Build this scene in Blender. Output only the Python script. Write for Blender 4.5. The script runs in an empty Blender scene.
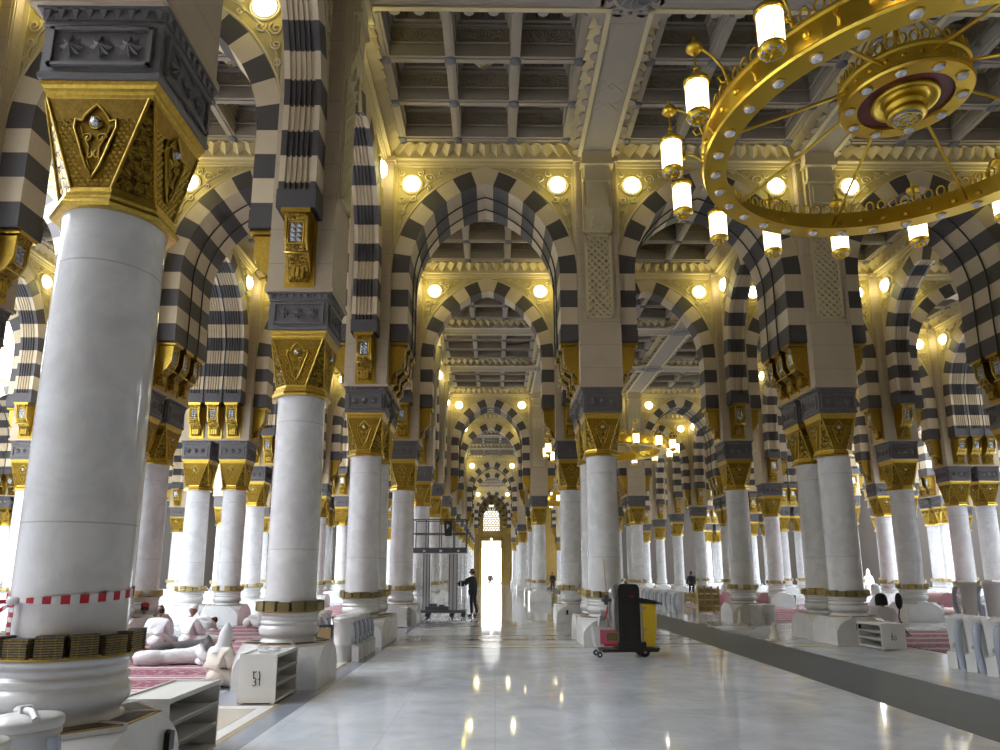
import bpy, math, random
from mathutils import Vector, Matrix
PI = math.pi
random.seed(7)
SC = bpy.context.scene
COL = SC.collection

# ------------------------------------------------------------------ camera
F, CX, CY, PIT, YAW, ROLL, CAMH = 692.03, 505.49, 434.7, .1970, .0156, -.0026, 1.70
cam = bpy.data.cameras.new('camera')
cam.sensor_width = 36; cam.lens = F * 36 / 1000
cam.shift_x = (500 - CX) / 1000; cam.shift_y = (CY - 375) / 1000
cam.clip_start = .1; cam.clip_end = 400
camo = bpy.data.objects.new('camera', cam); COL.objects.link(camo)
fwd = Vector((math.sin(YAW) * math.cos(PIT), math.cos(YAW) * math.cos(PIT), math.sin(PIT)))
rgt = Vector((math.cos(YAW), -math.sin(YAW), 0))
up = rgt.cross(fwd)
r2 = rgt * math.cos(ROLL) + up * math.sin(ROLL)
u2 = -rgt * math.sin(ROLL) + up * math.cos(ROLL)
camo.matrix_world = Matrix(((r2.x, u2.x, -fwd.x, 0), (r2.y, u2.y, -fwd.y, 0), (r2.z, u2.z, -fwd.z, CAMH), (0, 0, 0, 1)))
SC.camera = camo

def proj(X, Y, Z):
    d = Vector((X, Y, Z - CAMH))
    w = d.dot(fwd)
    if w < .2: return None
    return CX + F * d.dot(r2) / w, CY - F * d.dot(u2) / w

def seen(pts, m=60):
    q = [proj(*p) for p in pts]
    q = [p for p in q if p]
    if not q: return False
    xs = [p[0] for p in q]; ys = [p[1] for p in q]
    return max(xs) > -m and min(xs) < 1000 + m and max(ys) > -m and min(ys) < 750 + m

# ------------------------------------------------------------------ sky, exposure
w = bpy.data.worlds.new('sky'); SC.world = w; w.use_nodes = True
bg = w.node_tree.nodes['Background']
bg.inputs[0].default_value = (.87, .925, 1.0, 1); bg.inputs[1].default_value = 14.5
SC.view_settings.view_transform = 'Standard'; SC.view_settings.look = 'None'
SC.view_settings.exposure = .04; SC.view_settings.gamma = 1; SC.view_settings.use_curve_mapping = False
cy = SC.cycles
cy.use_denoising = True
try: cy.denoiser = 'OPENIMAGEDENOISE'
except Exception: pass
cy.max_bounces = 7; cy.diffuse_bounces = 4; cy.glossy_bounces = 3; cy.transmission_bounces = 3
cy.caustics_reflective = False; cy.caustics_refractive = False
cy.blur_glossy = 1.0; cy.sample_clamp_indirect = 5; cy.use_light_tree = True

# ------------------------------------------------------------------ materials
def mat(name, col, rough=.6, metal=0, emit=0, emcol=None, noise=None, bump=None, joints=None, spec=.5, coat=0, alpha=1, trans=0, vor=None):
    m = bpy.data.materials.new(name); m.use_nodes = True
    nt = m.node_tree; b = nt.nodes['Principled BSDF']; N = nt.nodes.new; L = nt.links.new
    b.inputs['Base Color'].default_value = (*col, 1); b.inputs['Roughness'].default_value = rough
    b.inputs['Metallic'].default_value = metal; b.inputs['Specular IOR Level'].default_value = spec
    b.inputs['Coat Weight'].default_value = coat; b.inputs['Coat Roughness'].default_value = .08
    if trans: b.inputs['Transmission Weight'].default_value = trans
    if emit:
        b.inputs['Emission Color'].default_value = (*(emcol or col), 1); b.inputs['Emission Strength'].default_value = emit
    tc = N('ShaderNodeTexCoord'); geo = N('ShaderNodeNewGeometry')
    src = None
    if noise:
        sc, amt, col2 = noise
        n = N('ShaderNodeTexNoise'); n.inputs['Scale'].default_value = sc; n.inputs['Detail'].default_value = 7
        n.inputs['Roughness'].default_value = .65; n.inputs['Distortion'].default_value = .6
        L(geo.outputs['Position'], n.inputs['Vector'])
        r = N('ShaderNodeValToRGB'); r.color_ramp.elements[0].position = .5 - amt; r.color_ramp.elements[1].position = .5 + amt
        r.color_ramp.elements[0].color = (*col2, 1); r.color_ramp.elements[1].color = (*col, 1)
        L(n.outputs['Fac'], r.inputs[0]); src = r.outputs[0]
    if joints:
        bw, bh, jc = joints      # ashlar joints by height and along the face
        sep = N('ShaderNodeSeparateXYZ'); L(geo.outputs['Position'], sep.inputs[0])
        def line(sock, per, wd):
            d = N('ShaderNodeMath'); d.operation = 'DIVIDE'; L(sock, d.inputs[0]); d.inputs[1].default_value = per
            f = N('ShaderNodeMath'); f.operation = 'FRACT'; L(d.outputs[0], f.inputs[0])
            c = N('ShaderNodeMath'); c.operation = 'LESS_THAN'; L(f.outputs[0], c.inputs[0]); c.inputs[1].default_value = wd / per
            return c.outputs[0]
        l = line(sep.outputs[2], bh, .012) if bh else None
        if bw:
            l1 = line(sep.outputs[0], bw, .008); l2 = line(sep.outputs[1], bw, .008)
            mx = N('ShaderNodeMath'); mx.operation = 'MAXIMUM'; L(l1, mx.inputs[0]); L(l2, mx.inputs[1])
            if l:
                m2 = N('ShaderNodeMath'); m2.operation = 'MAXIMUM'; L(l, m2.inputs[0]); L(mx.outputs[0], m2.inputs[1]); l = m2.outputs[0]
            else: l = mx.outputs[0]
        mixn = N('ShaderNodeMix'); mixn.data_type = 'RGBA'
        L(l, mixn.inputs[0]); mixn.inputs[7].default_value = (*jc, 1)
        if src: L(src, mixn.inputs[6])
        else: mixn.inputs[6].default_value = (*col, 1)
        src = mixn.outputs[2]
    if src: L(src, b.inputs['Base Color'])
    if bump:
        sc, st, dist = bump
        n = N('ShaderNodeTexNoise'); n.inputs['Scale'].default_value = sc; n.inputs['Detail'].default_value = 3
        L(geo.outputs['Position'], n.inputs['Vector'])
        h = n.outputs['Fac']
        if vor:
            v = N('ShaderNodeTexVoronoi'); v.inputs['Scale'].default_value = vor; v.feature = 'DISTANCE_TO_EDGE'
            L(tc.outputs['Object'], v.inputs['Vector']); 
            mm = N('ShaderNodeMath'); mm.operation = 'MINIMUM'; L(v.outputs['Distance'], mm.inputs[0]); mm.inputs[1].default_value = .12
            m3 = N('ShaderNodeMath'); m3.operation = 'MULTIPLY'; L(mm.outputs[0], m3.inputs[0]); m3.inputs[1].default_value = 8
            h = m3.outputs[0]
        bp = N('ShaderNodeBump'); bp.inputs['Strength'].default_value = st; bp.inputs['Distance'].default_value = dist
        L(h, bp.inputs['Height']); L(bp.outputs[0], b.inputs['Normal'])
    return m

M = dict(
 shaft=mat('shaft_marble', (.77, .765, .765), .07, noise=(2.4, .10, (.66, .65, .645)), joints=(0, 2.07, (.52, .5, .48)), coat=.3),
 plinth=mat('plinth_marble', (.76, .755, .74), .2, noise=(2.2, .2, (.64, .63, .62)), coat=.2),
 stone=mat('beige_stone', (.425, .34, .228), .7, noise=(1.5, .25, (.38, .30, .20)), joints=(0, .62, (.26, .21, .14))),
 vlight=mat('light_voussoir', (.54, .44, .30), .7, noise=(3, .25, (.48, .39, .26))),
 vdark=mat('dark_voussoir', (.070, .062, .062), .6, noise=(30, .3, (.047, .042, .043))),
 plaster=mat('carved_plaster', (.44, .36, .175), .75, noise=(4, .3, (.38, .305, .145)), bump=(14, .5, .03)),
 relief=mat('relief_plaster', (.50, .415, .24), .75),
 ceil=mat('ceiling_plaster', (.30, .257, .205), .8, noise=(3, .3, (.265, .225, .178))),
 coffer=mat('coffer_relief', (.28, .228, .158), .8, bump=(16, .8, .05), noise=(9, .25, (.23, .185, .125))),
 boss=mat('boss_grey', (.11, .11, .13), .6),
 block=mat('impost_grey', (.125, .115, .115), .45, noise=(20, .3, (.095, .088, .088))),
 gold=mat('gold', (.60, .42, .08), .30, 1, noise=(25, .25, (.34, .215, .03)), bump=(60, .35, .01)),
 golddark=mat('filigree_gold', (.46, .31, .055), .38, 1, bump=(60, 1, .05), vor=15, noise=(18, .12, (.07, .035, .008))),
 goldshade=mat('gold_patina_shade', (.32, .21, .035), .42, 1, noise=(30, .2, (.18, .11, .015))),  # darker gold puts patina and shade into the capital recesses
 brass=mat('chandelier_gold', (.70, .48, .06), .28, 1, bump=(40, .2, .01)),
 crystal=mat('crystal', (.55, .56, .60), .12, .6, bump=(80, .8, .02)),
 rod=mat('dark_rod', (.02, .02, .02), .4),
 globe=mat('lamp_globe', (1, .86, .45), .4, emit=14, emcol=(1, .97, .80)),
 lampglass=mat('lamp_glass', (1, .9, .65), .3, emit=4.5, emcol=(1, .86, .58)),
 bead=mat('bead_glass', (.75, .74, .78), .1, .3, coat=.5),
 blue=mat('blue_glass', (.25, .4, .7), .1),
 redglass=mat('dark_red_panel', (.10, .012, .008), .4),
 floor=mat('floor_marble', (.78, .82, .88), .05, noise=(1.3, .14, (.60, .63, .69)), joints=(1.2, 0, (.56, .58, .62)), spec=.8),
 band=mat('grey_marble', (.080, .090, .106), .45, noise=(3, .3, (.066, .074, .088)), spec=.25),
 bluestone=mat('bluish_marble', (.36, .38, .44), .1, noise=(2, .25, (.28, .30, .36))),
 tan=mat('tan_marble', (.42, .33, .22), .12, noise=(3, .25, (.36, .28, .18))),
 cream=mat('cream_marble', (.66, .60, .50), .12, noise=(3, .25, (.6, .54, .44))),
 white=mat('white_paint', (.74, .73, .70), .4),
 whitep=mat('white_plastic', (.72, .71, .70), .3),
 shade=mat('shelf_inside', (.55, .55, .54), .5),
 tube=mat('cup_tube', (.40, .44, .52), .2),
 black=mat('black_plastic', (.012, .011, .012), .4),
 yellow=mat('yellow_bag', (.74, .50, .015), .5),
 pink=mat('pink_cloth', (.55, .10, .18), .8),
 red=mat('red_cloth', (.45, .02, .03), .8),
 alu=mat('aluminium', (.55, .56, .58), .3, .8),
 steel=mat('dark_steel', (.10, .10, .11), .5, .5),
 cloth=mat('white_cloth', (.80, .80, .82), .9, bump=(9, .6, .05)),
 creamcloth=mat('cream_cloth', (.78, .71, .62), .9, bump=(9, .6, .05)),
 greycloth=mat('grey_cloth', (.09, .085, .085), .9, bump=(9, .6, .05)),
 suit=mat('black_suit', (.014, .014, .018), .8),
 skin=mat('skin', (.30, .16, .10), .6),
 hair=mat('hair', (.012, .01, .01), .7),
 booklit=mat('lit_book_cover', (.56, .45, .19), .5, noise=(20, .3, (.36, .28, .10))),  # lighter copy of the cover for books in brighter light
 bookgold=mat('book_cover', (.38, .29, .11), .45, noise=(45, .25, (.11, .08, .03))),
 bookedge=mat('book_pages', (.34, .24, .08), .7),
 bookgap=mat('book_gap_shade', (.02, .018, .016), .5),
 wood=mat('light_wood', (.55, .38, .18), .5),
 dimglass=mat('dimming_glass', (.22, .21, .19), 0, trans=1),
 interiorshade=mat('interior_shade', (.022, .015, .009), .8),  # near-black brown, paints in the shade of the deep interior
 wallgold=mat('far_wall_ochre', (.30, .19, .03), .5, noise=(1.5, .3, (.20, .12, .02))),
 grille=mat('vent_mesh', (.035, .022, .01), .6, bump=(90, .6, .01)),
 canvas=mat('rolled_carpet', (.50, .33, .32), .9, noise=(6, .25, (.42, .3, .3))),
)
# prayer carpet: red pile with pale borders
def carpet_mat():
    m = bpy.data.materials.new('prayer_carpet'); m.use_nodes = True
    nt = m.node_tree; b = nt.nodes['Principled BSDF']; N = nt.nodes.new; L = nt.links.new
    b.inputs['Roughness'].default_value = .95
    tc = N('ShaderNodeTexCoord'); sep = N('ShaderNodeSeparateXYZ'); L(tc.outputs['Object'], sep.inputs[0])
    d = N('ShaderNodeMath'); d.operation = 'DIVIDE'; L(sep.outputs[1], d.inputs[0]); d.inputs[1].default_value = 1.25
    f = N('ShaderNodeMath'); f.operation = 'FRACT'; L(d.outputs[0], f.inputs[0])
    r = N('ShaderNodeValToRGB'); r.color_ramp.interpolation = 'CONSTANT'
    e = r.color_ramp.elements
    e[0].position = 0; e[0].color = (.50, .47, .46, 1); e[1].position = .13; e[1].color = (.22, .06, .095, 1)
    for p, c in ((.22, (.46, .30, .30, 1)), (.27, (.235, .065, .10, 1)), (.86, (.48, .34, .33, 1)), (.92, (.22, .058, .095, 1))):
        x = e.new(p); x.color = c
    L(f.outputs[0], r.inputs[0])
    n = N('ShaderNodeTexNoise'); n.inputs['Scale'].default_value = 9; L(tc.outputs['Object'], n.inputs[0])
    mx = N('ShaderNodeMix'); mx.data_type = 'RGBA'
    g = N('ShaderNodeMath'); g.operation = 'GREATER_THAN'; L(n.outputs[0], g.inputs[0]); g.inputs[1].default_value = .58
    g2 = N('ShaderNodeMath'); g2.operation = 'MULTIPLY'; L(g.outputs[0], g2.inputs[0]); g2.inputs[1].default_value = .6
    L(g2.outputs[0], mx.inputs[0]); L(r.outputs[0], mx.inputs[6]); mx.inputs[7].default_value = (.44, .34, .36, 1)
    L(mx.outputs[2], b.inputs['Base Color'])
    return m
M['carpet'] = carpet_mat()

# ------------------------------------------------------------------ mesh builder
class MB:
    def __init__(s): s.v = []; s.f = []; s.m = []; s.s = []
    def add(s, vs, fs, m=0, smooth=False):
        o = len(s.v); s.v += [tuple(v) for v in vs]
        for f in fs: s.f.append([i + o for i in f]); s.m.append(m); s.s.append(smooth)
    def box(s, x0, x1, y0, y1, z0, z1, m=0, M4=None):
        vs = [Vector((x, y, z)) for z in (z0, z1) for y in (y0, y1) for x in (x0, x1)]
        if M4: vs = [M4 @ v for v in vs]
        s.add(vs, [(0, 2, 3, 1), (4, 5, 7, 6), (0, 1, 5, 4), (2, 6, 7, 3), (0, 4, 6, 2), (1, 3, 7, 5)], m)
    def loft(s, rings, m=0, cap0=True, cap1=True, smooth=False, closed=True):
        n = len(rings[0]); vs = [v for r in rings for v in r]; fs = []
        for i in range(len(rings) - 1):
            for j in range(n if closed else n - 1):
                k = (j + 1) % n
                fs.append((i * n + j, i * n + k, (i + 1) * n + k, (i + 1) * n + j))
        s.add(vs, fs, m, smooth)
        if cap0: s.add(rings[0], [tuple(range(n - 1, -1, -1))], m)
        if cap1: s.add(rings[-1], [tuple(range(n))], m)
    def lathe(s, prof, n=32, m=0, c=(0, 0), cap0=True, cap1=True, smooth=True, ph=0):
        s.loft([[(c[0] + r * math.cos(2 * PI * i / n + ph), c[1] + r * math.sin(2 * PI * i / n + ph), z) for i in range(n)] for r, z in prof], m, cap0, cap1, smooth)
    def tube(s, pts, r, n=8, m=0, smooth=True, closed=False, taper=None):
        pts = [Vector(p) for p in pts]; rings = []; pr = None
        for i, p in enumerate(pts):
            a = pts[i - 1] if i or closed else p; b = pts[(i + 1) % len(pts)] if i < len(pts) - 1 or closed else p
            t = (b - a).normalized()
            if pr is None:
                u = t.orthogonal().normalized()
            else:
                u = (pr - t * pr.dot(t)); u = u.normalized() if u.length > 1e-6 else t.orthogonal().normalized()
            pr = u; w_ = t.cross(u)
            rr = r if taper is None else r * taper[i]
            rings.append([p + (u * math.cos(2 * PI * k / n) + w_ * math.sin(2 * PI * k / n)) * rr for k in range(n)])
        if closed: rings.append(rings[0])
        s.loft(rings, m, not closed, not closed, smooth)
    def sph(s, c, r, m=0, n=12, k=8, sc=(1, 1, 1)):
        rings = []
        for i in range(1, k):
            a = PI * i / k - PI / 2
            rings.append([(c[0] + r * sc[0] * math.cos(a) * math.cos(2 * PI * j / n), c[1] + r * sc[1] * math.cos(a) * math.sin(2 * PI * j / n), c[2] + r * sc[2] * math.sin(a)) for j in range(n)])
        s.loft(rings, m, True, True, True)
    def mesh(s, name, mats):
        me = bpy.data.meshes.new(name); me.from_pydata(s.v, [], s.f)
        for x in mats: me.materials.append(M[x])
        me.polygons.foreach_set('material_index', s.m); me.polygons.foreach_set('use_smooth', s.s)
        me.update(); return me

def link(name, me, parent=None, loc=(0, 0, 0), rz=0):
    o = bpy.data.objects.new(name, me); COL.objects.link(o)
    o.location = loc; o.rotation_euler = (0, 0, rz)
    if parent: o.parent = parent
    return o
def tag(o, label=None, cat=None, group=None, kind=None):
    if label: o['label'] = label
    if cat: o['category'] = cat
    if group: o['group'] = group
    if kind: o['kind'] = kind
    return o
def thing(name, label, cat, loc=(0, 0, 0), rz=0, group=None):
    o = link(name, None, None, loc, rz); o.empty_display_size = .2
    return tag(o, label, cat, group, 'thing')
def struct(name, mb, mats, loc=(0, 0, 0)):
    return tag(link(name, mb.mesh(name, mats), None, loc), kind='structure')
def quick(name, mb, mats, parent=None, loc=(0, 0, 0), rz=0): return link(name, mb.mesh(name, mats), parent, loc, rz)
ORD = ['', 'nearest', 'second', 'third', 'fourth', 'fifth', 'sixth', 'seventh', 'eighth', 'ninth', 'tenth', 'eleventh', 'twelfth', 'thirteenth', 'fourteenth', 'fifteenth', 'sixteenth', 'seventeenth', 'eighteenth', 'nineteenth', 'twentieth', 'twenty-first', 'twenty-second', 'twenty-third']
FST = ['', 'first'] + ORD[2:]

# ------------------------------------------------------------------ the grid of the hall
XL, YA, G = -3.278, 17.48, 1.295
XS = [(XL - 6 - G - 18 - G, XL - 6 - G - 18), (XL - 6 - G - 12,) * 2, (XL - 6 - G - 6,) * 2, (XL - 6 - G, XL - 6), (XL,) * 2, (XL + 6,) * 2, (XL + 12,) * 2, (XL + 18,) * 2,
      (XL + 24, XL + 24 + G), (XL + 30 + G,) * 2, (XL + 36 + G,) * 2, (XL + 42 + G, XL + 42 + 2 * G), (XL + 48 + 2 * G,) * 2]
P_ = 24 + G
YS = [(YA - 18,) * 2, (YA - 12,) * 2, (YA - 6,) * 2]
for k in range(4):
    b = YA + k * P_
    YS += [(b, b + G)]
    if k < 3: YS += [(b + G + 6 - 0,) * 2, (b + G + 12,) * 2, (b + G + 18,) * 2]
# zones without columns: the three-by-three halls (roofed) and courts (open)
ZX = [(0, 3, 'court'), (4, 7, 'hall'), (8, 11, 'court')]
ZY = [(0, 3), (4, 7), (8, 11), (12, 15)]
YS = YS[:3] + [YS[3]] + [(YA + G + 6 + 6 * i,) * 2 for i in range(3)] + [(YA + P_, YA + P_ + G)]
YS += [(YA + P_ + G + 6 + 6 * i,) * 2 for i in range(3)] + [(YA + 2 * P_, YA + 2 * P_ + G)]
YS += [(YA + 2 * P_ + G + 6 + 6 * i,) * 2 for i in range(3)] + [(YA + 3 * P_, YA + 3 * P_ + G)]
# a hall runs from a single row to the next double row: indices (0..3), (4..7), (8..11), (12..15)
def interior(i, j):
    return any(a < i < b for a, b, _ in ZX) and any(a < j < b for a, b in ZY)
def node(i, j): return 0 <= i < len(XS) and 0 <= j < len(YS) and not interior(i, j)
def far_ok(i, j):
    x = sum(XS[i]) / 2; y = sum(YS[j]) / 2
    if y > 72: return -11 < x < 9.5
    if y > 52: return -17 < x < 36
    return True

# ------------------------------------------------------------------ floor
fl = MB(); fl.box(-60, 70, -14, 101, -.3, 0); struct('floor', fl, ['floor'])
b_ = MB(); b_.box(5.12, 6.80, -13, 95, 0, .003); struct('floor_strip', b_, ['band'])
b_ = MB(); b_.box(-3.95, -2.52, -13, 95, 0, .002)
b_.box(-9.9, -8.6, -13, 95, 0, .002)
struct('floor_strip', b_, ['bluestone'])
b_ = MB()
for k in range(4):
    y = YA + k * P_
    for yy, wd, m in ((y - .85, .12, 0), (y - .55, .35, 2), (y - .1, .10, 0), (y + .9, .5, 1), (y + 1.6, .12, 0), (y + 2.1, .3, 1), (y + 5.6, .35, 1), (y + 6.4, .10, 0)):
        b_.box(-2.5, 5.1, yy, yy + wd, 0, .003, m); b_.box(6.82, 20, yy, yy + wd, 0, .003, m)
struct('floor_strip', b_, ['tan', 'bluestone', 'cream'])
for y in (7.95, 13.9):      # inlaid panels between the left columns
    b_ = MB()
    b_.box(-3.98, -2.80, y - .95, y + 1.75, 0, .004, 0); b_.box(-3.90, -2.88, y - .85, y + 1.65, 0, .006, 1); b_.box(-3.72, -3.04, y - .65, y + 1.45, 0, .008, 2)
    struct('floor_inlay', b_, ['tan', 'white', 'cream'])

# ------------------------------------------------------------------ columns
def octa(w_, a, z): return [(x, y, z) for x, y in ((-w_, -a), (w_, -a), (a, -w_), (a, w_), (w_, a), (-w_, a), (-a, w_), (-a, -w_))]
def plinth_mesh():
    b = MB()
    b.loft([octa(w_, .640, z) for w_, z in ((.630, 0), (.630, .24), (.615, .33), (.57, .42), (.50, .49), (.41, .555), (.31, .60), (.27, .612))], 0, True, False)
    b.loft([octa(.268, .645, .612), octa(.268, .645, .645)], 0, True, True)
    # frame bars over the vents
    for k in range(8):
        a = k * PI / 4 + PI / 8
        b.box(.42, .685, -.018, .018, .645, .662, 0, Matrix.Rotation(a, 4, 'Z'))
    return b.mesh('plinth', ['plinth'])
def vent_mesh():
    b = MB()
    a0, a1 = .43, .632; t = math.tan(PI / 8)
    def trap(i0, i1, inset, z0, z1, m):
        w0 = i0 * t - inset; w1 = i1 * t - inset
        lo = [(i0, -w0, z0), (i1, -w1, z0), (i1, w1, z0), (i0, w0, z0)]
        hi = [(x, y, z1) for x, y, _ in lo]
        b.loft([lo, hi], m)
    trap(a0, a1, .022, .645, .654, 0); trap(a0 + .012, a1 - .022, .042, .645, .657, 1)
    return b.mesh('vent_grille', ['gold', 'grille'])
def base_mesh():
    b = MB()
    b.lathe([(.43, .64), (.43, .675), (.41, .69), (.402, .71), (.415, .735), (.445, .76), (.462, .80), (.465, .845), (.452, .885), (.43, .905), (.43, .915), (.447, .925), (.450, .955), (.435, .97), (.418, .98), (.418, 1.0),
             (.438, 1.01), (.442, 1.035), (.425, 1.05), (.44, 1.06), (.455, 1.078), (.455, 1.10), (.40, 1.108)], 56)
    return b.mesh('base_moulding', ['plinth'])
def shelf_mesh():
    b = MB(); b.lathe([(.40, 1.106), (.485, 1.106), (.485, 1.122), (.40, 1.122)], 40, smooth=False)
    b.tube([(.49 * math.cos(2 * PI * i / 40), .49 * math.sin(2 * PI * i / 40), 1.125) for i in range(40)], .007, 5, closed=True)
    return b.mesh('book_shelf', ['gold'])
def shaft_mesh():
    b = MB(); b.lathe([(.415, 1.10), (.40, 1.16), (.398, 2.2), (.394, 3.4), (.388, 4.5), (.40, 4.56), (.40, 4.60)], 64)
    return b.mesh('shaft', ['shaft'])
def capital_mesh():
    b = MB()
    t8 = math.tan(PI / 8)
    R = lambda a, z: octa(a * t8, a, z)
    b.loft([R(.40, 4.57), R(.44, 4.575), R(.455, 4.60), R(.44, 4.63), R(.415, 4.645), R(.43, 4.665), R(.43, 4.69), R(.405, 4.71), R(.40, 4.75)], 0, True, False)
    A = lambda t: .395 + .048 * t
    W = lambda t: .16 + (.415 - .16) * t
    Zf = lambda t: 4.75 + .77 * t
    # main faces darker gold for recess shade and patina, corner facets filigree
    for q in range(4):
        Rm = Matrix.Rotation(q * PI / 2, 4, 'Z')
        T = [i / 6 for i in range(7)]
        for i in range(6):
            t0, t1 = T[i], T[i + 1]
            f = [Vector((-W(t0), -A(t0), Zf(t0))), Vector((W(t0), -A(t0), Zf(t0))), Vector((W(t1), -A(t1), Zf(t1))), Vector((-W(t1), -A(t1), Zf(t1)))]
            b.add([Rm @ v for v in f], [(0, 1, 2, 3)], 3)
            f = [Vector((W(t0), -A(t0), Zf(t0))), Vector((A(t0), -W(t0), Zf(t0))), Vector((A(t1), -W(t1), Zf(t1))), Vector((W(t1), -A(t1), Zf(t1)))]
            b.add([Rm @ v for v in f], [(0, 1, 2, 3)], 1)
        P = lambda u, t, d=0: Rm @ Vector((u, -A(t) - d, Zf(t)))
        # diamond lattice
        s = .052
        for r in range(17):
            t = .04 + r * s / 2 / .77 * 1.32
            if t > .94: break
            for c in range(-10, 11):
                u = (c + (r % 2) / 2) * s
                if abs(u) > W(t) - .03: continue
                sh = .19 * (.35 + .9 * t) if t < .75 else .19 * (1.9 - 1.15 * t)
                if abs(u) < sh and .1 < t < .95: continue
                h = s * .40; dt = h / .77
                b.add([P(u - h, t), P(u, t - dt), P(u + h, t), P(u, t + dt), P(u, t, .02)], [(0, 1, 4), (1, 2, 4), (2, 3, 4), (3, 0, 4)], 0)
        # spade-shaped medallion
        out = [(0, .10), (.05, .22), (.09, .36), (.13, .52), (.17, .66), (.165, .76), (.11, .74), (.09, .80), (.05, .86), (0, .93)]
        pts = [P(u, t, .012) for u, t in out] + [P(-u, t, .012) for u, t in out[-2:0:-1]]
        b.tube(pts, .013, 6, 0, closed=True)
        for sg in (1, -1):
            sp = [P(sg * (.055 + .045 * (1 - k / 14) * math.cos(k * .6)), .55 + .06 * (1 - k / 14) * math.sin(k * .6), .012) for k in range(14)]
            b.tube(sp, .009, 5, 0)
            sp = [P(sg * (.03 + .03 * (1 - k / 12) * math.cos(k * .6 + 2)), .36 + .05 * (1 - k / 12) * math.sin(k * .6 + 2), .012) for k in range(12)]
            b.tube(sp, .008, 5, 0)
            b.tube([P(sg * .02, .2, .01), P(sg * .05, .3, .01), P(sg * .04, .44, .01), P(sg * .10, .60, .01), P(sg * .12, .68, .01)], .008, 5, 0)
        c = P(0, .72, .02); b.sph(c, .042, 2)
        b.tube([P(.05 * math.cos(k * PI / 8), .72 + .065 * math.sin(k * PI / 8), .012) for k in range(16)], .008, 5, 0, closed=True)
        # edge ribs
        for sg in (1, -1): b.tube([P(sg * W(t), t, .002) for t in T], .014, 6, 0)
    S = lambda a, z: [(-a, -a, z), (a, -a, z), (a, a, z), (-a, a, z)]
    b.loft([S(.425, 5.51), S(.44, 5.53), S(.44, 5.56), S(.452, 5.58), S(.452, 5.61), S(.47, 5.63), S(.48, 5.66), S(.46, 5.67)], 0, True, True)
    return b.mesh('capital', ['gold', 'golddark', 'crystal', 'goldshade'])
def block_mesh():
    b = MB()
    S = lambda a, z: [(-a, -a, z), (a, -a, z), (a, a, z), (-a, a, z)]
    b.loft([S(.47, 5.67), S(.495, 5.68), S(.50, 5.72), S(.485, 5.74), S(.485, 6.16), S(.50, 6.17), S(.50, 6.19), S(.49, 6.20), S(.49, 6.225)], 0)
    b.box(-.54, .54, -.54, .54, 6.30, 6.32)
    b.box(-.505, .505, -.505, .505, 6.22, 6.31)
    for q in range(4):
        Rm = Matrix.Rotation(q * PI / 2, 4, 'Z')
        for x0, x1, z0, z1 in ((-.42, .42, 6.11, 6.14), (-.42, .42, 5.78, 5.81), (-.42, -.385, 5.78, 6.14), (.385, .42, 5.78, 6.14)):
            b.box(x0, x1, -.52, -.49, z0, z1, 0, Rm)
        for c in (-.24, 0, .24):
            pts = []
            for k in range(16):
                r = .105 if k % 2 == 0 else .062
                pts.append((c + r * math.cos(k * PI / 8), -.495 - (.012 if k % 2 == 0 else 0), 5.96 + r * math.sin(k * PI / 8)))
            pts.append((c, -.545, 5.96))
            b.add([Rm @ Vector(p) for p in pts], [(k, (k + 1) % 16, 16) for k in range(16)], 0)
        for k in range(9):
            x = -.46 + k * .115
            v = [(x - .04, -.505, 6.30), (x + .04, -.505, 6.30), (x + .03, -.535, 6.29), (x - .03, -.535, 6.29), (x, -.51, 6.215)]
            b.add([Rm @ Vector(p) for p in v], [(0, 1, 2, 3), (0, 3, 4), (3, 2, 4), (2, 1, 4)], 0)
    return b.mesh('impost_block', ['block'])
ME = dict(plinth=plinth_mesh(), vent_grille=vent_mesh(), base_moulding=base_mesh(), book_shelf=shelf_mesh(), shaft=shaft_mesh(), capital=capital_mesh(), impost_block=block_mesh())

cols = []
xsall = sorted({x for a in XS for x in a}); ysall = sorted({y for a in YS for y in a})
for i in range(len(XS)):
    for j in range(len(YS)):
        if not node(i, j) or not far_ok(i, j): continue
        for x in sorted(set(XS[i])):
            for y in sorted(set(YS[j])):
                if seen([(x, y, 0), (x, y, 6.3), (x - .75, y, .6), (x + .75, y, 5)], 50): cols.append((x, y, i, j))
rows = {}
for c in cols: rows.setdefault(round(c[0], 2), []).append(c)
rx = sorted(rows); leftr = [x for x in rx if x < 0][::-1]; rightr = [x for x in rx if x > 0]
COLNAME = {}
columns = {}
for x in rx:
    side = 'left' if x < 0 else 'right'; n = (leftr if x < 0 else rightr).index(x) + 1
    for k, c in enumerate(sorted(rows[x], key=lambda c: c[1])):
        where = f'{FST[n]} row {side} of the aisle, {ORD[k + 1]} to camera' if k == 0 else f'{FST[n]} row {side} of the aisle, {ORD[k + 1]} from camera'
        t = thing('marble_column', f'white marble column with gold capital, {where}', 'column', (c[0] + (.03 if c[1] < 6 and c[0] < 0 else 0), c[1] + (.04 if c[1] < 6 else 0), 0), 0, 'white marble columns with gold capitals')
        near = c[1] < 26 and abs(c[0]) < 12
        for nm in ('plinth', 'base_moulding', 'shaft', 'capital', 'impost_block'): link(nm, ME[nm], t)
        if c[1] < 52: link('book_shelf', ME['book_shelf'], t)
        if c[1] < 26:
            for q in range(8):
                if c[1] < 13 or abs(c[0]) < 10: link('vent_grille', ME['vent_grille'], t, rz=q * PI / 4)
        columns[(round(c[0], 2), round(c[1], 2))] = t
        COLNAME[(round(c[0], 2), round(c[1], 2))] = where

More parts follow.
